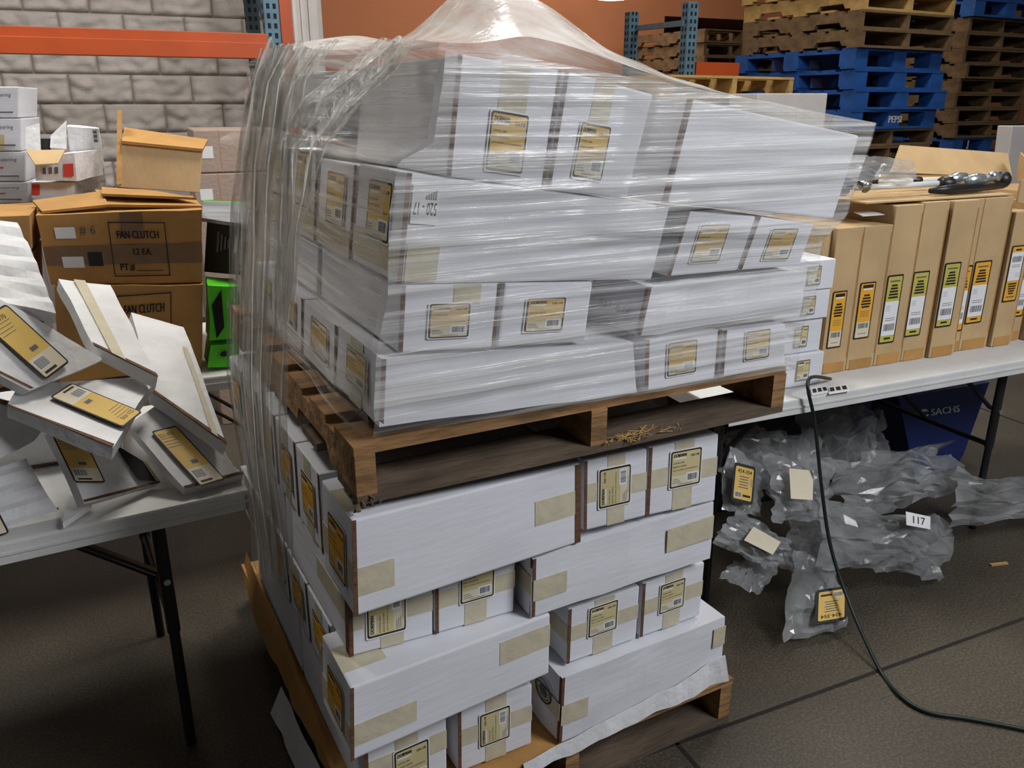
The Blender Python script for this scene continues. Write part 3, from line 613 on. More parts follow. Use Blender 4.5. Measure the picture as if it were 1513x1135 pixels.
# open carton lying on the brown boxes
e = empty('open_carton', (XK(1440), 2.2, 1.291)); tag(e, 'open brown carton with raised flap lying on the tall boxes', 'cardboard box')
def slab(name, pts, th, matk, root, vec=None):
    n = vec or qnorm(pts); mb = MB(); mb.hexa(pts, [p-n*th for p in pts]); return own_to(root, link(name, mb.mesh(name, [matk])))
xa, xb = XK(1254), XK(1456)
slab('tray', [V3((xa, 2.36, 1.299)), V3((xb, 2.36, 1.299)), V3((xb, 2.02, 1.299)), V3((xa, 2.02, 1.299))], .005, 'kraft', e)
slab('raised_flap', [V3((2.80, 2.52, 1.445)), V3((3.44, 2.52, 1.40)), V3((3.36, 2.42, 1.305)), V3((2.66, 2.42, 1.352))], .006, 'kraft', e)
slab('inner_flap', [V3((2.60, 2.41, 1.345)), V3((3.30, 2.41, 1.312)), V3((3.28, 2.375, 1.302)), V3((2.58, 2.375, 1.302))], .005, 'kraft_dark', e)
slab('corner_panel', [V3((3.04, 2.10, 1.37)), V3((3.36, 2.40, 1.41)), V3((3.36, 2.40, 1.302)), V3((3.04, 2.10, 1.302))], .006, 'kraft', e)
slab('end_panel', [V3((XK(1464), 2.02, 1.345)), V3((XK(1506), 2.02, 1.345)), V3((XK(1506), 2.02, 1.268)), V3((XK(1464), 2.02, 1.268))], .008, 'kraft', e)
# suspension links
def lift(x, y, yy, zmin=1.335):
    p = aty(x, y, yy); p.z = max(p.z, zmin); return p
lk = empty('suspension_link', lift(1380, 300, 2.15)); tag(lk, 'pale steel steering link with black rubber boots lying on the open carton', 'car part')
mb = MB(); mb.tube([lift(1262, 288, 2.12), lift(1390, 288, 2.12)], .010); mb.tube([lift(1300, 270, 2.26), lift(1420, 270, 2.24)], .009); own_to(lk, link('rod', mb.mesh('rod', ['rod'], smooth=True)))
for p in ((1240, 292, 2.12, 26, 16), (1395, 290, 2.11, 26, 16), (1353, 268, 2.25, 22, 9), (1478, 286, 2.14, 22, 18)):
    mb = MB(); c = lift(p[0], p[1], p[2]); r_ = p[4]*.0020; w = p[3]*.0020; mb.tube([c-RT*w/2, c-RT*w*.3, c+RT*w*.3, c+RT*w/2], [r_*.6, r_*.8, r_*.8, r_*.55]); own_to(lk, link('rubber_boot', mb.mesh('rubber_boot', ['black'], smooth=True)))
mb = MB(); mb.tube([lift(1372, 300, 2.07, 1.318), lift(1400, 303, 2.07, 1.320), lift(1440, 298, 2.08, 1.320), lift(1480, 288, 2.10, 1.318)], [.010, .017, .016, .010]); own_to(lk, link('lower_arm', mb.mesh('lower_arm', ['black'], smooth=True)))
for pts, rr in (([(1395, 285), (1412, 275), (1425, 272)], [.014, .020, .012]), ([(1420, 288), (1440, 283), (1462, 284)], [.02, .024, .012]), ([(1464, 262), (1463, 272), (1468, 282)], [.008, .016, .02]), ([(1278, 290), (1270, 282), (1284, 278)], [.02, .022, .012])):
    mb = MB(); mb.tube([lift(x, y, 2.11, 1.342+(285-y)*.0012) for x, y in pts], rr); own_to(lk, link('ball_joint', mb.mesh('ball_joint', ['zinc'], smooth=True)))
mb = MB(); mb.tube([lift(1463, 258, 2.11), lift(1463, 266, 2.11)], .010); own_to(lk, link('stud_cap', mb.mesh('stud_cap', ['black'])))
def pillow(name, q, th, matk, seed, label=None, cat=None, n=16, amp=.02, parent=None, freq=7):
    mb = MB(); nn = qnorm(q); 
    for side in (1, -1):
        for i in range(n+1):
            for j in range(n+1):
                a, b = i/n, j/n; p = bil(q, a, b); prof = (math.sin(math.pi*a)*math.sin(math.pi*b))**.5
                w = nvec(V3((a*freq+seed, b*freq, seed*.7)))*amp+nn*(abs(mnoise.noise(V3((a*5+b*4+seed, b*5-a*4, seed))))*amp*1.8)
                p = p+nn*(th*prof*side*(1 if side > 0 else .4))+w
                mb.v.append((p.x, p.y, max(p.z, .004)))
    N1 = (n+1)**2
    for s_ in (0, 1):
        for i in range(n):
            for j in range(n): a = s_*N1+i*(n+1)+j; f = (a, a+n+1, a+n+2, a+1); mb.f.append(f if s_ == 0 else f[::-1]); mb.m.append(0)
    me = mb.mesh(name, [matk], weld=True); 
    o = link(name, me, None)
    if parent: own_to(parent, o)
    if label: tag(o, label, cat)
    return o
cb = pillow('clear_bag', [aty(1238, 258, 2.2), aty(1345, 266, 2.2), aty(1350, 296, 2.08), aty(1235, 298, 2.08)], .014, 'bag', 2.2, 'clear plastic bag draped over the end of the steel link', 'plastic bag', amp=.009)
things = [o for o in C.objects if o.parent is None and o.name.split('.')[0] in ('suspension_link', 'open_carton', 'tall_box')]
settle(cb, [tree_of(o) for o in things], [V3((0, 0, 1))])
mb = MB(); qq = [aty(1262, 313, 2.09), aty(1300, 311, 2.09), aty(1317, 316, 2.04), aty(1275, 319, 2.04)]; mb.hexa(qq, [p-V3((0, 0, .002)) for p in qq]); tag(link('paper_slip', mb.mesh('paper_slip', ['paper'])), 'white paper slip on top of the tall brown boxes', 'paper')
bb = [aty(1268, 252, 2.75), aty(1312, 252, 2.75), aty(1305, 272, 2.7), aty(1275, 272, 2.7)]
# label strips stuck to the right table edge
for k, (x0, x1, t) in enumerate(((1197, 1222, 'A01'), (1222, 1252, 'A02'))):
    q = [atz(x0, 574-2*k, .7375), atz(x1, 570-2*k, .7375), atz(x1+4, 580-2*k, .7375), atz(x0+3, 585-2*k, .7375)]
    o = MB(); o.hexa([p+V3((0, 0, .001)) for p in q], q); tg = tag(link('shelf_sticker', o.mesh('shelf_sticker', ['paper'])), 'white printed sticker on the right table edge', 'sticker', 'stickers on the table edge')
    for j in range(3): patch('print_line', q, .1+.3*j, .3+.3*j, .2, .7, 'ink', tg, .0022)
# black cord
def smooth_path(pts, n=8):
    out = []
    for i in range(len(pts)-1):
        p0, p1, p2, p3 = pts[max(i-1, 0)], pts[i], pts[i+1], pts[min(i+2, len(pts)-1)]
        for k in range(n):
            t = k/n; out.append(.5*((2*p1)+(-p0+p2)*t+(2*p0-5*p1+4*p2-p3)*t*t+(-p0+3*p1-3*p2+p3)*t**3))
    return out+[pts[-1]]
pts = [V3((XK(1199)+.02, 1.93, .745)), aty(1194, 562, 1.832), aty(1204, 625, 1.81), aty(1214, 720, 1.77), aty(1228, 810, 1.71), aty(1258, 900, 1.60)]+[atz(x, y, .008) for x, y in ((1300, 990), (1330, 1028), (1370, 1052), (1430, 1062), (1513, 1078), (1600, 1100))]
mb = MB(); mb.tube(smooth_path(pts), .0058, 0, 8); tag(link('power_cord', mb.mesh('power_cord', ['cord'], smooth=True)), 'dark power cord trailing from the right table across the floor', 'cord')
# ================================================================ UNDER THE RIGHT TABLE: poly bags and bin
BAGS = []; BAGQ = {}
def bagpx(name, c, th, seed, label, amp=.028, lab=None, matk='bag'):
    q = [aty(x, y, yy) for x, y, yy in c]
    for p in q: p.z = max(p.z, .006)
    o = pillow(name, q, th, matk, seed, label, 'plastic bag', 18, amp, freq=5); BAGS.append(o); BAGQ[len(BAGS)-1] = (q, th+amp)
    if lab: 
        d = decal('bag_label', lab[0], q, *lab[1:5], o, th+.012, lab[5] if len(lab) > 5 else 0)
    return o
def bag_label_mesh():
    mb = MB(); z = .0004; rrect(mb, 0, 0, 1, 1, .10, .10, z, 1); rrect(mb, .09, .08, .91, .92, .05, .05, 2*z, 0)
    put_text(mb, '424-354', .18, .76, .64, .10, 3*z, 1, .012)
    for k in range(5): rect(mb, .28+.03*(k % 2), .66-k*.07, .72-.03*(k % 2), .685-k*.07, 3*z, 2)
    rect(mb, .12, .12, .44, .28, 3*z, 3); barcode(mb, .15, .14, .42, .26, 4*z, 2, 3); rect(mb, .5, .16, .85, .22, 3*z, 1)
    return mb.mesh('bag_label', ['yellow', 'ink', 'greyink', 'paperlow'], fix=False)
LBL_BAG = bag_label_mesh()
bagpx('poly_bag', [(1172, 812, 1.80), (1228, 830, 1.80), (1248, 942, 1.63), (1152, 950, 1.63)], .03, 1.3, 'clear parts bag with upside-down gold label standing on the floor', .012, (LBL_BAG, .34, .86, .46, .86, 2))
bagpx('poly_bag', [(1075, 640, 2.15), (1205, 650, 2.15), (1200, 760, 1.95), (1065, 700, 1.95)], .06, 3.1, 'clear parts bag under the table edge at the pallet corner, topmost', .035)
bagpx('poly_bag', [(1105, 690, 1.95), (1200, 700, 1.98), (1185, 790, 1.85), (1112, 788, 1.85)], .04, 5.7, 'clear parts bag with a blank cream label showing', .02)
bagpx('poly_bag', [(1085, 752, 1.85), (1165, 800, 1.82), (1140, 842, 1.76), (1050, 800, 1.80)], .03, 8.3, 'small clear parts bag with a stained cream label beside the stack', .015)
bagpx('poly_bag', [(1060, 650, 2.0), (1112, 680, 1.98), (1108, 755, 1.90), (1050, 745, 1.90)], .03, 9.4, 'clear parts bag with a gold label against the bare stack', .012, (LBL_BAG, .0, .55, .28, .86, 0))
bagpx('poly_bag', [(1085, 830, 1.85), (1160, 830, 1.85), (1120, 880, 1.72), (1060, 855, 1.76)], .02, 11.4, 'flat clear bag with a bolt inside on the floor', .01)
bagpx('poly_bag', [(1215, 612, 2.25), (1345, 640, 2.2), (1345, 730, 1.95), (1205, 740, 1.95)], .09, 12.9, 'large empty clear bag peaked under the table', .06)
bagpx('poly_bag', [(1225, 700, 1.95), (1400, 665, 2.02), (1450, 728, 1.90), (1260, 790, 1.84)], .06, 14.2, 'long clear bag stretched across the bag heap towards the table leg', .05)
bagpx('poly_bag', [(1400, 690, 1.98), (1620, 735, 1.92), (1620, 785, 1.85), (1380, 775, 1.84)], .04, 17.2, 'long clear bag trailing out past the table leg', .035)
bagpx('poly_bag', [(1190, 740, 1.90), (1400, 785, 1.86), (1385, 862, 1.70), (1215, 850, 1.72)], .05, 19.9, 'clear bag with a white paper tag in front of the bag heap', .04)
bagpx('poly_bag', [(1165, 745, 1.98), (1226, 758, 1.98), (1220, 845, 1.86), (1156, 842, 1.86)], .03, 22.9, 'clear crumpled bag behind the standing labelled bag', .03)
for bi, nm, rc, mk in ((2, 'cream_label', (.10, .48, .22, .66), 'paperlow'), (3, 'cream_label', (.22, .70, .30, .72), 'paperlow'), (9, 'paper_tag', (.52, .70, .12, .34), 'paper')):
    q, dz = BAGQ[bi]; o = patch(nm, q, *rc, mk, BAGS[bi], dz+.004)
    if nm == 'paper_tag': print_on('handwriting', lambda m_: put_text(m_, '117', 0, 0, 1, 1, 0, 0), q, .57, .66, .17, .29, ['ink'], o, dz+.0055)
rtable = [o for o in C.objects if o.name == 'folding_table.001'][0]
placed = [tree_of(rtable), tree_of(bpy.data.objects['power_cord'])]
YD, ZU = V3((0, 1, 0)), V3((0, 0, 1))
for bi in (0, 4, 9, 7, 6, 1, 2, 3, 8, 10, 5): settle(BAGS[bi], placed, [ZU, -YD, YD, (ZU-YD).normalized(), (ZU+YD).normalized()] if bi not in (5, 8, 10) else [YD, (ZU+YD).normalized(), V3((-1, 0, 0)), ZU] if bi == 10 else [-YD, YD, V3((1, 0, 0)), ZU], .008)
p = atz(1475, 833, .004); mb = MB(); mb.bar(p-V3((.035, -.005, 0)), p+V3((.035, -.01, 0)), .012, .006); tag(link('wood_splinter', mb.mesh('wood_splinter', ['wood_new'])), 'pale wood splinter lying on the floor', 'wood chip')
b = empty('parts_bin', (3.0, 2.5, 0)); tag(b, 'navy blue bin with white lettering under the right table', 'bin')
q = [aty(1328, 588, 2.42), aty(1462, 565, 2.42), aty(1425, 668, 2.36), aty(1345, 672, 2.36)]
mb = MB(); mb.hexa(q, [p+V3((0, .40, 0)) for p in q]); mb.hexa([V3((q[3].x, q[3].y, q[3].z)), q[2], V3((q[2].x-.04, q[2].y, 0)), V3((q[3].x+.04, q[3].y, 0))], [p+V3((0, .36, 0)) for p in (q[3], q[2], V3((q[2].x-.04, q[2].y, 0)), V3((q[3].x+.04, q[3].y, 0)))])
own_to(b, link('bin_body', mb.mesh('bin_body', ['navy'])))
def sachs(mb):
    put_text(mb, 'SACHS', .28, .15, .72, .7, 0, 0, .012)
    for k in range(2):
        s_ = 1 if k == 0 else -1
        pts = [(.11+s_*.11*math.cos(t), .5+s_*(.16+.30*math.sin(t)), 0) for t in (0, .5, 1.0, 1.6, 2.2, 2.8, 3.14)]; mb.face(pts if k == 0 else pts, 0)
own_to(b, print_on('lettering', sachs, q, .20, .72, .24, .40, ['paper'], None, .004))
# ================================================================ LEFT TABLE: heap of battered cartons
HEAP = []
def batter(pxs, ext, label, lab=None, amp=.008, seed=0, tapes=(), torn=((0, 1, .965, 1),), ribs=0, opening=None):
    q = [aty(x, y, yy) for x, y, yy in pxs]; n = qnorm(q); q[2] = atp(pxs[2][0], pxs[2][1], q[0], n); base = sum(q, V3())/4
    e = empty('battered_carton', base); tag(e, label, 'carton', None)
    bm = crumple_box(q, -n*.030, 11, amp, 7, seed)
    if ribs:
        ax = (q[3]-q[0]).normalized(); L_ = (q[3]-q[0]).length
        for v_ in bm.verts: t = (v_.co-q[0]).dot(ax)/L_; v_.co += n*.010*abs(math.sin(t*math.pi*ribs))
    own_to(e, bm_obj('carton_body', bm, 'white_old'))
    for a0, a1, b0, b1 in tapes: own_to(e, patch('clear_tape', q, a0, a1, b0, b1, 'tape', None, amp*.8+.001))
    for a0, a1, b0, b1 in torn: own_to(e, patch('torn_edge', q, a0, a1, b0, b1, 'raw', None, amp*.7))
    if lab:
        o_, xe, ye = [atp(x, y, q[0]+n*(amp+.003), n) for x, y in lab]; ex, ey = xe-o_, ye-o_
        own_to(e, link('product_label', baked(LBL_LONG, o_, ex, ey, n)))
    if opening:
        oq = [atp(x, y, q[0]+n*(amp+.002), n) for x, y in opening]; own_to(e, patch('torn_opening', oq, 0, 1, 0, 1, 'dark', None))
        own_to(e, patch('torn_rim', [oq[1], oq[1]+(oq[1]-oq[0])*.12, oq[2]+(oq[2]-oq[3])*.2, oq[2]], 0, 1, 0, 1, 'kraft', None, .003))
    HEAP.append(e); return e, q
batter([(-80, 335, 2.22), (28, 346, 2.24), (86, 482, 2.0), (-60, 455, 1.98)], (-.02, .12, -.10), 'ribbed white carton lying across the top of the heap', None, .006, 2, ribs=4)
batter([(-60, 425, 1.96), (156, 546, 2.02), (48, 592, 1.86), (-100, 520, 1.84)], (.0, .16, -.09), 'white carton with a bent gold label reading 970, under the ribbed carton', [(106, 551), (12, 466), (71, 578)], .005, 3)
batter([(88, 424, 2.36), (164, 432, 2.40), (236, 572, 2.08), (140, 524, 2.02)], (-.05, .06, -.12), 'white carton with clear tape leaning behind the heap', None, .006, 4, tapes=((.28, .50, 0, 1),))
batter([(28, 566, 1.96), (232, 558, 2.04), (166, 662, 1.86), (10, 600, 1.86)], (.0, .20, -.07), 'white carton lying crosswise with its gold label facing out', [(73, 587), (182, 632), (106, 566)], .005, 6)
batter([(197, 484, 2.46), (276, 506, 2.44), (338, 684, 1.98), (229, 606, 2.06)], (.07, .10, -.10), 'large white carton leaning toward the hanging film with faded red print', None, .006, 5, tapes=((.80, .88, .25, 1),))
batter([(190, 640, 2.02), (236, 606, 2.08), (362, 712, 1.92), (276, 734, 1.87)], (-.02, .12, -.05), 'white carton with a creased gold label at the table end', [(335, 720), (262, 640), (298, 731)], .004, 9)
batter([(78, 646, 1.93), (156, 648, 1.98), (238, 722, 1.90), (126, 752, 1.84)], (.0, .14, -.05), 'white carton with gold label 521-970 and a torn dark opening', [(158, 722), (124, 652), (112, 722)], .004, 8, opening=[(168, 664), (212, 690), (232, 720), (206, 718)])
batter([(-60, 590, 1.94), (84, 628, 1.94), (56, 664, 1.88), (-60, 730, 1.86)], (.0, .16, -.07), 'white carton with torn brown edge at the outer side of the heap', None, .008, 7, torn=((0, 1, 0, .07),))
batter([(-60, 745, 1.88), (42, 704, 1.91), (92, 776, 1.855), (-40, 822, 1.845)], (.03, .14, -.03), 'crinkled white carton with gold label at the table edge below the heap', [(20, 812), (-20, 735), (-40, 830)], .008, 10, ribs=3)
for x0, y0, z0, w_, d_, h_, lb in ((-.60, 2.20, .744, .46, .30, .11, 'flattened white carton buried under the heap, resting on the table'), (-.95, 2.0, .744, .30, .42, .16, 'white carton at the outer end of the heap on the table')):
    e = empty('battered_carton', (x0+w_/2, y0+d_/2, z0)); tag(e, lb, 'carton'); q = [V3((x0, y0, z0+h_)), V3((x0+w_, y0, z0+h_)), V3((x0+w_, y0, z0)), V3((x0, y0, z0))]
    own_to(e, bm_obj('carton_body', crumple_box(q, V3((0, d_, 0)), 6, .004, 7, w_*9), 'white_old')); own_to(e, patch('torn_edge', q, 0, 1, .96, 1, 'raw', None, .005)); HEAP.append(e)
ltable = [o for o in C.objects if o.name == 'folding_table'][0]; placed = [tree_of(ltable)]
for hi in (8, 6, 5, 7, 3, 1, 4, 2, 0, 9, 10):
    e = HEAP[hi]; c_ = (EYEV-e.location).normalized(); settle(e, placed, [c_, -c_, UPV, (UPV-c_).normalized(), (UPV+c_).normalized()] if hi < 9 else [V3((0, 1, 0)), V3((-1, 0, 0))], .005)
mb = MB(); qq = [atz(x, y, .741) for x, y in ((104, 738), (136, 752), (94, 781), (98, 760))]; mb.hexa([p+V3((0, 0, .012)) for p in qq], qq); tag(link('carton_scrap', mb.mesh('carton_scrap', ['white_old'])), 'torn white cardboard scrap at the left table edge', 'scrap')
# ================================================================ BEHIND: fan clutch boxes and clutter on the far table
def carton_y(name, px, yy, depth, matk, label, crush=.004, cat='cardboard box', grounded=False):
    q = [aty(x, y, yy) for x, y in px]
    for p in q[2:]: p.z = .743 if grounded else max(p.z, .743)
    base = (q[2]+q[3])/2+V3((0, depth/2, 0)); e = empty(name, base); tag(e, label, cat)
    own_to(e, bm_obj('box_body', crumple_box(q, V3((0, depth, 0)), 7, crush, 9, len(label)), matk)); return e, q
def fanprint(part):
    def f(mb):
        for lo, hi in (((0, 0), (1, .02)), ((0, .98), (1, 1)), ((0, 0), (.018, 1)), ((.982, 0), (1, 1))): rect(mb, lo[0], lo[1], hi[0], hi[1], 0, 0)
        put_text(mb, 'FAN CLUTCH', .13, .70, .73, .14, 0, 0, .012); put_text(mb, '12 EA.', .38, .40, .33, .12, 0, 0, .012); put_text(mb, 'PT.#', .12, .10, .25, .14, 0, 0, .012); rect(mb, .40, .10, .88, .115, 0, 0)
    return f
e, q = carton_y('fan_clutch_box', [(52, 318), (298, 310), (299, 417), (76, 420)], 2.92, .50, 'kraft_dark', 'brown fan clutch box with number 6 written on it, stacked on its twin')
own_to(e, print_on('printed_panel', fanprint(0), q, .41, .78, .12, .90, ['ink'], None, .006)); own_to(e, patch('clear_tape', q, 0, 1, .45, .72, 'browntape', None, .0045)); own_to(e, patch('clear_tape', q, .49, .62, 0, .35, 'browntape', None, .0047))
own_to(e, patch('white_sticker', q, .09, .21, .18, .34, 'paper', None, .006)); own_to(e, patch('white_sticker', q, .10, .23, .60, .76, 'paper', None, .006)); own_to(e, patch('marker_blot', q, .26, .35, .54, .74, 'ink', None, .006))
own_to(e, print_on('handwritten_number', lambda m_: put_text(m_, '# 6', 0, 0, 1, 1, 0, 0), q, .235, .33, .16, .30, ['greyink'], None, .006))
T = lambda x, y, z: atz(x, y, z)
for k, (pts, lb) in enumerate((([(48, 296), (150, 282), (160, 302), (62, 312)], 0), ([(140, 280), (285, 290), (298, 304), (158, 302)], 1), ([(150, 276), (230, 282), (290, 292), (150, 286)], 2))):
    qq = [aty(x, y, 2.95+.14*(1 if j < 2 else 0)+.03*k) for j, (x, y) in enumerate(pts)]; mb = MB(); mb.hexa(qq, [p-V3((0, 0, .008)) for p in qq]); own_to(e, link('top_flap', mb.mesh('top_flap', ['kraft_dark'])))
e, q = carton_y('fan_clutch_box', [(80, 424), (300, 421), (300, 560), (90, 575)], 2.90, .50, 'kraft_dark', 'brown fan clutch box underneath its twin, partly hidden by the heap')
own_to(e, print_on('printed_panel', fanprint(0), q, .40, .78, .10, .80, ['ink'], None, .006))
e, q = carton_y('brown_box', [(-60, 322), (42, 318), (45, 372), (-60, 385)], 2.85, .35, 'kraft_dark', 'brown box cut off at the picture side beside the fan clutch boxes')
e, q = carton_y('brown_box', [(-60, 392), (45, 380), (50, 560), (-60, 590)], 2.85, .35, 'kraft_dark', 'brown box under the box beside the fan clutch boxes')
wl_txt = ('Behr-Hella', 'service', 'GmbH')
for k, (y0, y1, x1, dx) in enumerate(((128, 174, 28, 0), (175, 223, 32, 0), (224, 268, 38, .01), (269, 300, 42, .02))):
    q = [aty(-60, y0, 3.45), aty(x1, y0, 3.45), aty(x1, y1, 3.45), aty(-60, y1, 3.45)]; base = q[3]+V3((.1, .15, 0)); e = empty('white_parts_box', base)
    tag(e, ('topmost', 'second', 'third', 'fourth')[k]+' white printed parts box in the column against the block wall', 'carton', 'white parts boxes against the wall')
    mb = MB(); mb.hexa(q, [p+V3((.03, .3, 0)) for p in q]); own_to(e, link('carton_body', mb.mesh('carton_body', ['white'], bevel=.004)))
    own_to(e, print_on('lettering', lambda m_: put_text(m_, 'Khusering', 0, 0, 1, 1, 0, 0), q, .50, .86, .20, .36, ['greyink'], None)); own_to(e, patch('print_line', q, .5, .9, .80, .84, 'greyink', None))
    if k == 1: own_to(e, patch('yellow_print', q, .5, .72, .5, .96, 'pale', None))
    else: own_to(e, patch('red_print', q, .5, .66, .52, .56, 'redink', None))
# lower support of that column
q = [aty(-60, 301, 3.45), aty(44, 301, 3.45), aty(44, 301, 3.45), aty(-60, 301, 3.45)]
for p in q[2:]: p.z = .737
mb = MB(); mb.hexa(q, [p+V3((0, .12, 0)) for p in q]); tag(link('white_parts_box', mb.mesh('white_parts_box', ['white'])), 'tall white carton under the column of printed parts boxes', 'carton')
# torn white boxes
e = empty('torn_white_box', aty(95, 268, 3.3)); tag(e, 'torn open white box with brown inside and red label', 'carton')
q = [aty(50, 232, 3.25), aty(110, 226, 3.25), aty(112, 268, 3.25), aty(52, 268, 3.25)]
own_to(e, bm_obj('carton_body', crumple_box(q, V3((.08, .25, 0)), 5, .006, 8, 3), 'white_old'))
slab('open_flap', [aty(38, 222, 3.2), aty(96, 221, 3.22), aty(86, 241, 3.14), aty(52, 243, 3.12)], .004, 'kraft', e)
slab('side_flap', [aty(38, 188, 3.3), aty(58, 182, 3.3), aty(60, 222, 3.26), aty(38, 222, 3.26)], .004, 'white_old', e)
slab('torn_flap', [aty(75, 200, 3.28), aty(98, 178, 3.3), aty(98, 220, 3.26), aty(74, 218, 3.26)], .004, 'white_old', e)
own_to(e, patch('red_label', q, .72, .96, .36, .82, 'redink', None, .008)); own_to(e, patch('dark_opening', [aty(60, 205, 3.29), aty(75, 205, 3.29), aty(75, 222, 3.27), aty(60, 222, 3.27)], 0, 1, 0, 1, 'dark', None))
for k in range(3): own_to(e, patch('print_mark', q, .2+.15*k, .28+.15*k, .45, .70, 'greyink', None, .008))
e, q = carton_y('torn_white_box', [(98, 186), (146, 190), (142, 225), (100, 222)], 3.515, .1, 'white_old', 'tall torn white carton standing behind the box with the red label', .005, 'carton', True)
for k in range(3): own_to(e, patch('print_mark', q, .80, .92, .01+.02*k, .024+.02*k, 'greyink', None, .007))
e, q = carton_y('torn_white_box', [(46, 270), (110, 270), (110, 292), (46, 292)], 3.32, .2, 'white_old', 'flat white box with red corner under the torn box', .004, 'carton'); own_to(e, patch('red_label', q, .02, .2, .1, .8, 'redink', None, .006))
# open brown box
e = empty('open_brown_box', aty(240, 282, 3.3)); tag(e, 'open brown box standing on edge on the fan clutch box', 'cardboard box')
slab('back_panel', [aty(180, 206, 3.30), aty(300, 218, 3.30), aty(295, 284, 3.26), aty(176, 276, 3.26)], .012, 'kraft', e)
slab('top_panel', [aty(184, 188, 3.42), aty(307, 206, 3.42), aty(300, 220, 3.28), aty(180, 208, 3.28)], .01, 'kraft_dark', e)
slab('side_panel', [aty(173, 163, 3.36), aty(180, 163, 3.36), aty(180, 272, 3.24), aty(172, 272, 3.24)], .05, 'kraft_dark', e, V3((0, -1, 0)))
# film-wrapped brown cartons further back
for k, (y0, y1) in enumerate(((192, 256), (257, 320))):
    q = [aty(292, y0, 4.3), aty(420, y0, 4.3), aty(420, y1, 4.3), aty(292, y1, 4.3)]; q[1].z = q[0].z; q[2].z = q[3].z; q[1].x = q[2].x; q[0].x = q[3].x; e = empty('wrapped_brown_carton', (q[3]+q[2])/2+V3((0, .3, 0))); tag(e, ('upper', 'lower')[k]+' film-wrapped brown carton on the skid near the block wall', 'carton')
    mb = MB(); mb.hexa(q, [p+V3((0, .5, 0)) for p in q]); own_to(e, link('carton_body', mb.mesh('carton_body', ['pinkwrap'], bevel=.006))); own_to(e, patch('white_label', q, .06, .20, .38 if k == 0 else .36, .66 if k == 0 else .62, 'paper', None)); own_to(e, patch('carton_seam', q, .28, .285, 0, 1, 'kraft_dark', None))
zc = aty(292, 320, 4.3).z; x0, x1 = aty(292, 320, 4.3).x, aty(420, 320, 4.3).x
mb = MB(); mb.box((x0, 4.3, .0), (x1, 4.8, zc-.004)); tag(link('wrapped_brown_carton', mb.mesh('wrapped_brown_carton', ['pinkwrap'], bevel=.006)), 'tall brown carton under the film-wrapped pair', 'carton')
# black and grey box, lime green torn boxes
e = empty('black_parts_box', aty(330, 440, 3.0)); tag(e, 'black printed box with grey top behind the hanging film', 'carton')
q = [aty(306, 322, 3.02), aty(366, 330, 2.90), aty(366, 470, 2.90), aty(306, 440, 3.02)]
for p in q[2:]: p.z = aty(308, 420, 2.86).z+.012
mb = MB(); mb.hexa(q, [p+V3((.05, .35, 0)) for p in q]); own_to(e, link('box_body', mb.mesh('box_body', ['blackbox'], bevel=.004)))
for k in range(4): own_to(e, patch('print_mark', q, .30+.09*k, .35+.09*k, .22+.04*k, .60-.03*k, 'greyink', None, .004))
own_to(e, patch('print_mark', q, .74, .82, .25, .58, 'paper', None, .004))
slab('grey_lid', [aty(300, 298, 3.35), aty(370, 300, 3.35), aty(366, 332, 2.88), aty(298, 322, 3.0)], .012, 'greybox', e); slab('green_strip', [aty(300, 296, 3.36), aty(370, 299, 3.36), aty(370, 303, 3.33), aty(300, 302, 3.33)], .01, 'green', e)
for k, (px, lb) in enumerate((([(309, 420), (352, 422), (358, 500), (309, 505)], 'torn lime green carton with a white V under the black box'), ([(311, 510), (354, 506), (358, 585), (312, 580)], 'lime green carton with a black sun mark at table height'))):
    q = [aty(x, y, 2.86) for x, y in px]
    for p in q[2:]: p.z = max(p.z, .747)
    e = empty('lime_green_carton', (q[2]+q[3])/2); tag(e, lb, 'carton')
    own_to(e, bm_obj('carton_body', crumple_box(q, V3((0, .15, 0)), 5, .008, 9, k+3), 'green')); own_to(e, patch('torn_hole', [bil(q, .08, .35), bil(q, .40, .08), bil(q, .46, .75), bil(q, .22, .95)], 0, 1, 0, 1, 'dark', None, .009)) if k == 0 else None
    if k == 0: own_to(e, print_on('letter', lambda m_: put_text(m_, 'V', 0, 0, 1, 1, 0, 0, .06), q, .55, .85, .3, .7, ['paper'], None, .010))
    else:
        def sun(mb):
            for t in range(12): a = t*math.pi/6; mb.face([(.5+.32*math.cos(a-.1), .5+.32*math.sin(a-.1), 0), (.5+.5*math.cos(a), .5+.5*math.sin(a), 0), (.5+.32*math.cos(a+.1), .5+.32*math.sin(a+.1), 0)])
            mb.face([(.5+.26*math.cos(t*math.pi/8), .5+.26*math.sin(t*math.pi/8), 0) for t in range(16)])
        own_to(e, print_on('sun_mark', sun, q, .2, .75, .15, .65, ['ink'], None, .010))
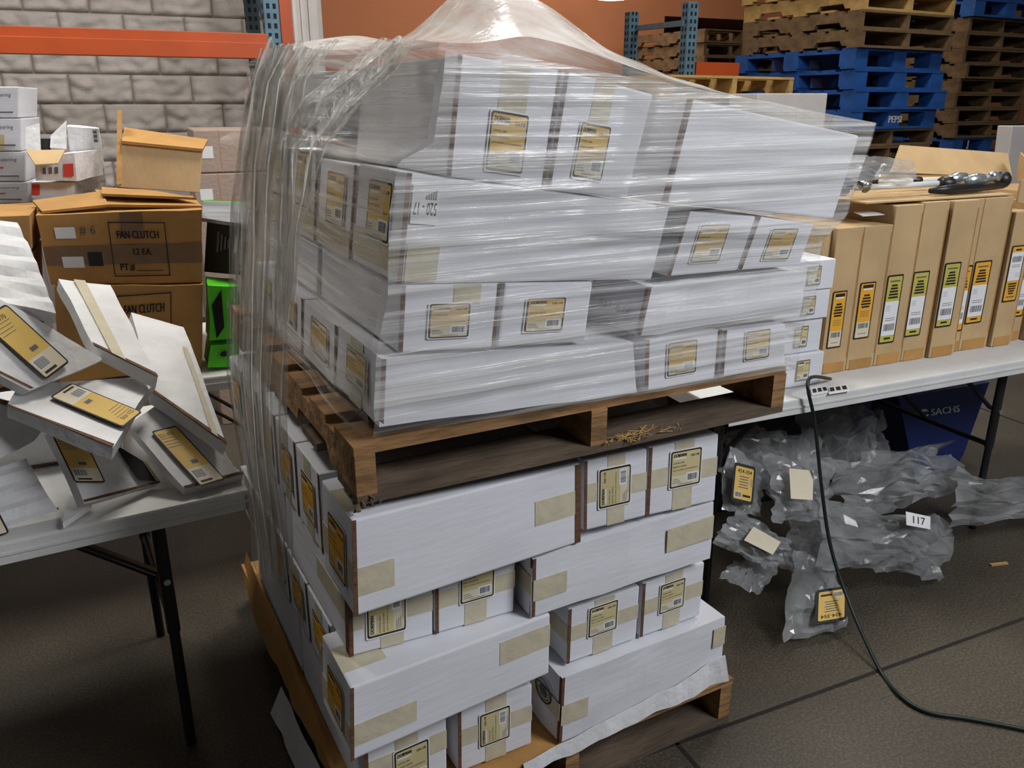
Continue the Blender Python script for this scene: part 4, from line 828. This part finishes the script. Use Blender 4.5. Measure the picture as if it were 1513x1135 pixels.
# ================================================================ RACKS
def post(name, x, y, z0, z1, matk, w=.085, holes=True, e=None):
    mb = MB(); mb.box((x-w/2, y-w/2, z0), (x+w/2, y+w/2, z1)); o = link(name, mb.mesh(name, [matk], bevel=.004), e)
    if holes:
        mb = MB(); z = z0+.05
        while z < z1:
            for sx in (-.018, .018): mb.face([(x+sx-.009, y-w/2-.001, z-.014), (x+sx+.009, y-w/2-.001, z-.014), (x+sx+.009, y-w/2-.001, z+.014), (x+sx-.009, y-w/2-.001, z+.014)]); mb.face([(x-w/2-.001, y+sx-.009, z-.014), (x-w/2-.001, y+sx+.009, z-.014), (x-w/2-.001, y+sx+.009, z+.014), (x-w/2-.001, y+sx-.009, z+.014)])
            z += .052
        h = link('slots', mb.mesh('slots', ['dark'], fix=False), o); h['kind'] = 'stuff'
    return o
pf = aty(403, 60, 5.3); rk = empty('pallet_rack', (pf.x, 5.3, 0)); tag(rk, 'pallet rack with blue slotted posts and orange beam before the block wall', 'rack')
def own_r(o, root): o.parent = root; o.matrix_parent_inverse = Matrix.Translation(-root.location); return o
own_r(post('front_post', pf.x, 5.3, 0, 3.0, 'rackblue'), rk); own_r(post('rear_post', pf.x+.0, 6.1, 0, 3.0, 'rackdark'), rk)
mb = MB()
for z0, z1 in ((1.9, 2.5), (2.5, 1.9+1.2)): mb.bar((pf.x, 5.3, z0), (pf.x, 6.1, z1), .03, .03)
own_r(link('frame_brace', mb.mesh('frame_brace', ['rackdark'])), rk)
t0 = aty(200, 62, 5.26); mb = MB(); zb = t0.z-.075
mb.box((-4, 5.22, zb), (pf.x-.04, 5.28, zb+.135)); mb.box((-4, 5.20, zb), (pf.x-.04, 5.22, zb+.085)); own_r(link('load_beam', mb.mesh('load_beam', ['orange'], bevel=.004)), rk)
x = aty(422, 30, 5.6).x; mb = MB(); mb.bar((x, 5.6, 0), (x+.0, 5.6, 3.2), .07, .07, up=V3((0, 1, 0))); tag(link('orange_post', mb.mesh('orange_post', ['orange'])), 'orange upright post beside the white column', 'post')
x = aty(447, 30, 5.9).x; mb = MB(); mb.box((x-.09, 5.85, 0), (x+.09, 6.05, 4.9))
for k in range(3): mb.box((x-.07+.05*k, 5.83, 0), (x-.05+.05*k, 5.85, 4.9))
tag(link('trim_2', mb.mesh('trim_2', ['offwhite'])), kind='structure')
# right-hand rack frame with blue slotted posts
pa, pb = aty(1017, 60, 5.6), aty(932, 60, 6.7); rk2 = empty('rack_frame', (pa.x, 5.6, 0)); tag(rk2, 'blue slotted rack frame standing before the brown pallets', 'rack')
own_r(post('front_post', pa.x, 5.6, 0, aty(1017, 3, 5.6).z, 'rackblue', .09), rk2); own_r(post('rear_post', pb.x, 6.7, 0, aty(932, 18, 6.7).z, 'rackblue', .09), rk2)
mb = MB(); mb.bar(aty(940, 42, 6.7), aty(1012, 34, 5.6), .04, .04); own_r(link('frame_brace', mb.mesh('frame_brace', ['rackblue'])), rk2); mb = MB(); mb.bar(V3((pb.x, 6.7, .3)), V3((pa.x, 5.6, 1.2)), .04, .04); own_r(link('frame_brace', mb.mesh('frame_brace', ['rackblue'])), rk2)
mb = MB(); c = aty(1022, 102, 5.6); mb.box((c.x+.02, 5.57, c.z-.06), (c.x+.42, 5.63, c.z+.05)); own_r(link('load_beam', mb.mesh('load_beam', ['orange'])), rk2)
# visible ceiling lamp
c = atd(905, -2, 8.2); e = empty('ceiling_lamp', (c.x, c.y, c.z)); tag(e, 'round glowing ceiling lamp above the terracotta wall', 'lamp')
mb = MB(); mb.tube([(0, 0, .0), (0, 0, .05)], .16, 0, 20); link('lens', mb.mesh('lens', ['lamp']), e); mb = MB(); mb.tube([(0, 0, .05), (0, 0, .12)], .18, 0, 20); mb.tube([(0, 0, .12), (0, 0, 4.9-c.z)], .015); link('housing', mb.mesh('housing', ['grey_m']), e)
# ================================================================ BACKGROUND PALLET STACKS
ST = pallet_meshes(1.016, 1.22, .128, 'stringer', 'wood_back', 'wood_back'); STN = pallet_meshes(1.016, 1.22, .13, 'stringer', 'wood_new', 'wood_new'); STB = pallet_meshes(1.016, 1.22, .142, 'block', 'blue', 'blue')
def stack(corner, ang, rows, what):      # rows bottom to top
    z = 0; n = 0
    for k, kind in enumerate(rows):
        parts = {'w': ST, 'n': STN, 'b': STB}[kind]; h = {'w': .128, 'n': .13, 'b': .142}[kind]
        j = V3((rnd.uniform(-.03, .03), rnd.uniform(-.03, .03), 0))
        nm = {'w': 'brown', 'n': 'fresh yellow', 'b': 'blue'}[kind]
        lo_b = rows.find('b'); hi_b = max([q_ for q_ in range(len(rows)) if rows[q_] == 'b' and q_ < lo_b+6], default=-1)
        if lo_b < 0: lab = f'{nm} pallet in the {what}'
        elif kind == 'b' and k <= hi_b: lab = f'{ORDS[k-lo_b]} blue pallet up, middle of the {what}'
        elif kind == 'b': lab = f'{ORDS[k-rows.rfind("w")-1]} blue pallet on top of the {what}'
        elif k < lo_b: lab = f'{nm} pallet, {ORDS[lo_b-1-k]} under the blue, in the {what}'
        else: lab = f'{nm} pallet, {ORDS[k-hi_b-1]} above the blue, in the {what}'
        pl = place_pallet(parts, (corner.x+j.x, corner.y+j.y, z), ang+math.radians(rnd.uniform(-1.5, 1.5)), lab, f'{nm} pallets, {what}')
        if what.startswith('mixed') and kind == 'b' and n == 0:
            n = 1; pl['label'] = 'blue pallet with white lettering in the mixed stack'; tm = MB(); put_text(tm, 'PEPSI', 0, 0, .15, .05, 0, 0, .004); tt = link('lettering', tm.mesh('lettering', ['paper'], fix=False), pl); tt.location = (.44, -.004, .045); tt.rotation_euler = (math.pi/2, 0, 0)
        z += h+.001
    return z
ANG = math.radians(5)
c1 = atd(1268, 80, 6.0); stack(c1, ANG, 'wwwwwwwwwwwbbbbwwnnn', 'mixed stack topped with fresh pallets')
c2 = atd(1425, 100, 7.4); stack(c2, ANG, 'w'*9+'b'+'w'*8+'bb', 'tall stack behind the mixed one')
c0 = atd(1042, 60, 8.3); stack(c0, ANG, 'w'*18, 'brown stack behind the blue rack frame')
# loose light pallet and a white board behind the load
c = aty(1150, 118, 4.25); place_pallet(STN, (c.x-.85, c.y-.1, c.z-.11), math.radians(8), 'loose fresh wood pallet lying level behind the wrapped load'); zz = c.z-.111; 
for k in range(int(zz/.131)): place_pallet(ST, (c.x-.85, c.y-.1, zz-.131*(k+1)), math.radians(8), 'brown pallet in the low stack under the loose fresh pallet', 'brown pallets, low stack')
q = [aty(1120, 138, 3.9), aty(1223, 138, 3.9), aty(1223, 175, 3.9), aty(1120, 175, 3.9)]; mb = MB()
for p in q[2:]: p.z = 0
mb.hexa(q, [p+V3((0, .25, 0)) for p in q]); tag(link('white_cabinet', mb.mesh('white_cabinet', ['offwhite'], bevel=.005)), 'white cabinet standing behind the tilted top carton', 'cabinet')
q = [aty(1496, 186, 3.6), aty(1560, 186, 3.6), aty(1560, 300, 3.6), aty(1496, 300, 3.6)]; mb = MB()
for p in q[2:]: p.z = 0
mb.hexa(q, [p+V3((0, .1, 0)) for p in q]); tag(link('display_board', mb.mesh('display_board', ['offwhite'], bevel=.005)), 'white board standing beyond the open brown carton', 'board')
q = [aty(1240, 215, 3.0), aty(1262, 228, 3.0), aty(1250, 300, 3.0), aty(1222, 300, 3.0)]; mb = MB()
for p in q[2:]: p.z = 0
mb.hexa(q, [p+V3((0, .03, 0)) for p in q]); tag(link('blue_sheet', mb.mesh('blue_panel', ['blue'])), 'blue panel leaning behind the wrapped load', 'panel')

mb = MB(); mb.box((1.72, 2.45, 0), (2.72, 2.85, .56)); mb.box((1.70, 2.43, .54), (2.74, 2.87, .58)); tag(link('shade_block', mb.mesh('shade_block', ['black'], bevel=.008)), 'added black block standing in for the darkness under the right table behind the bags', 'dark block')  # added to darken the space under the table and hide the blue panel
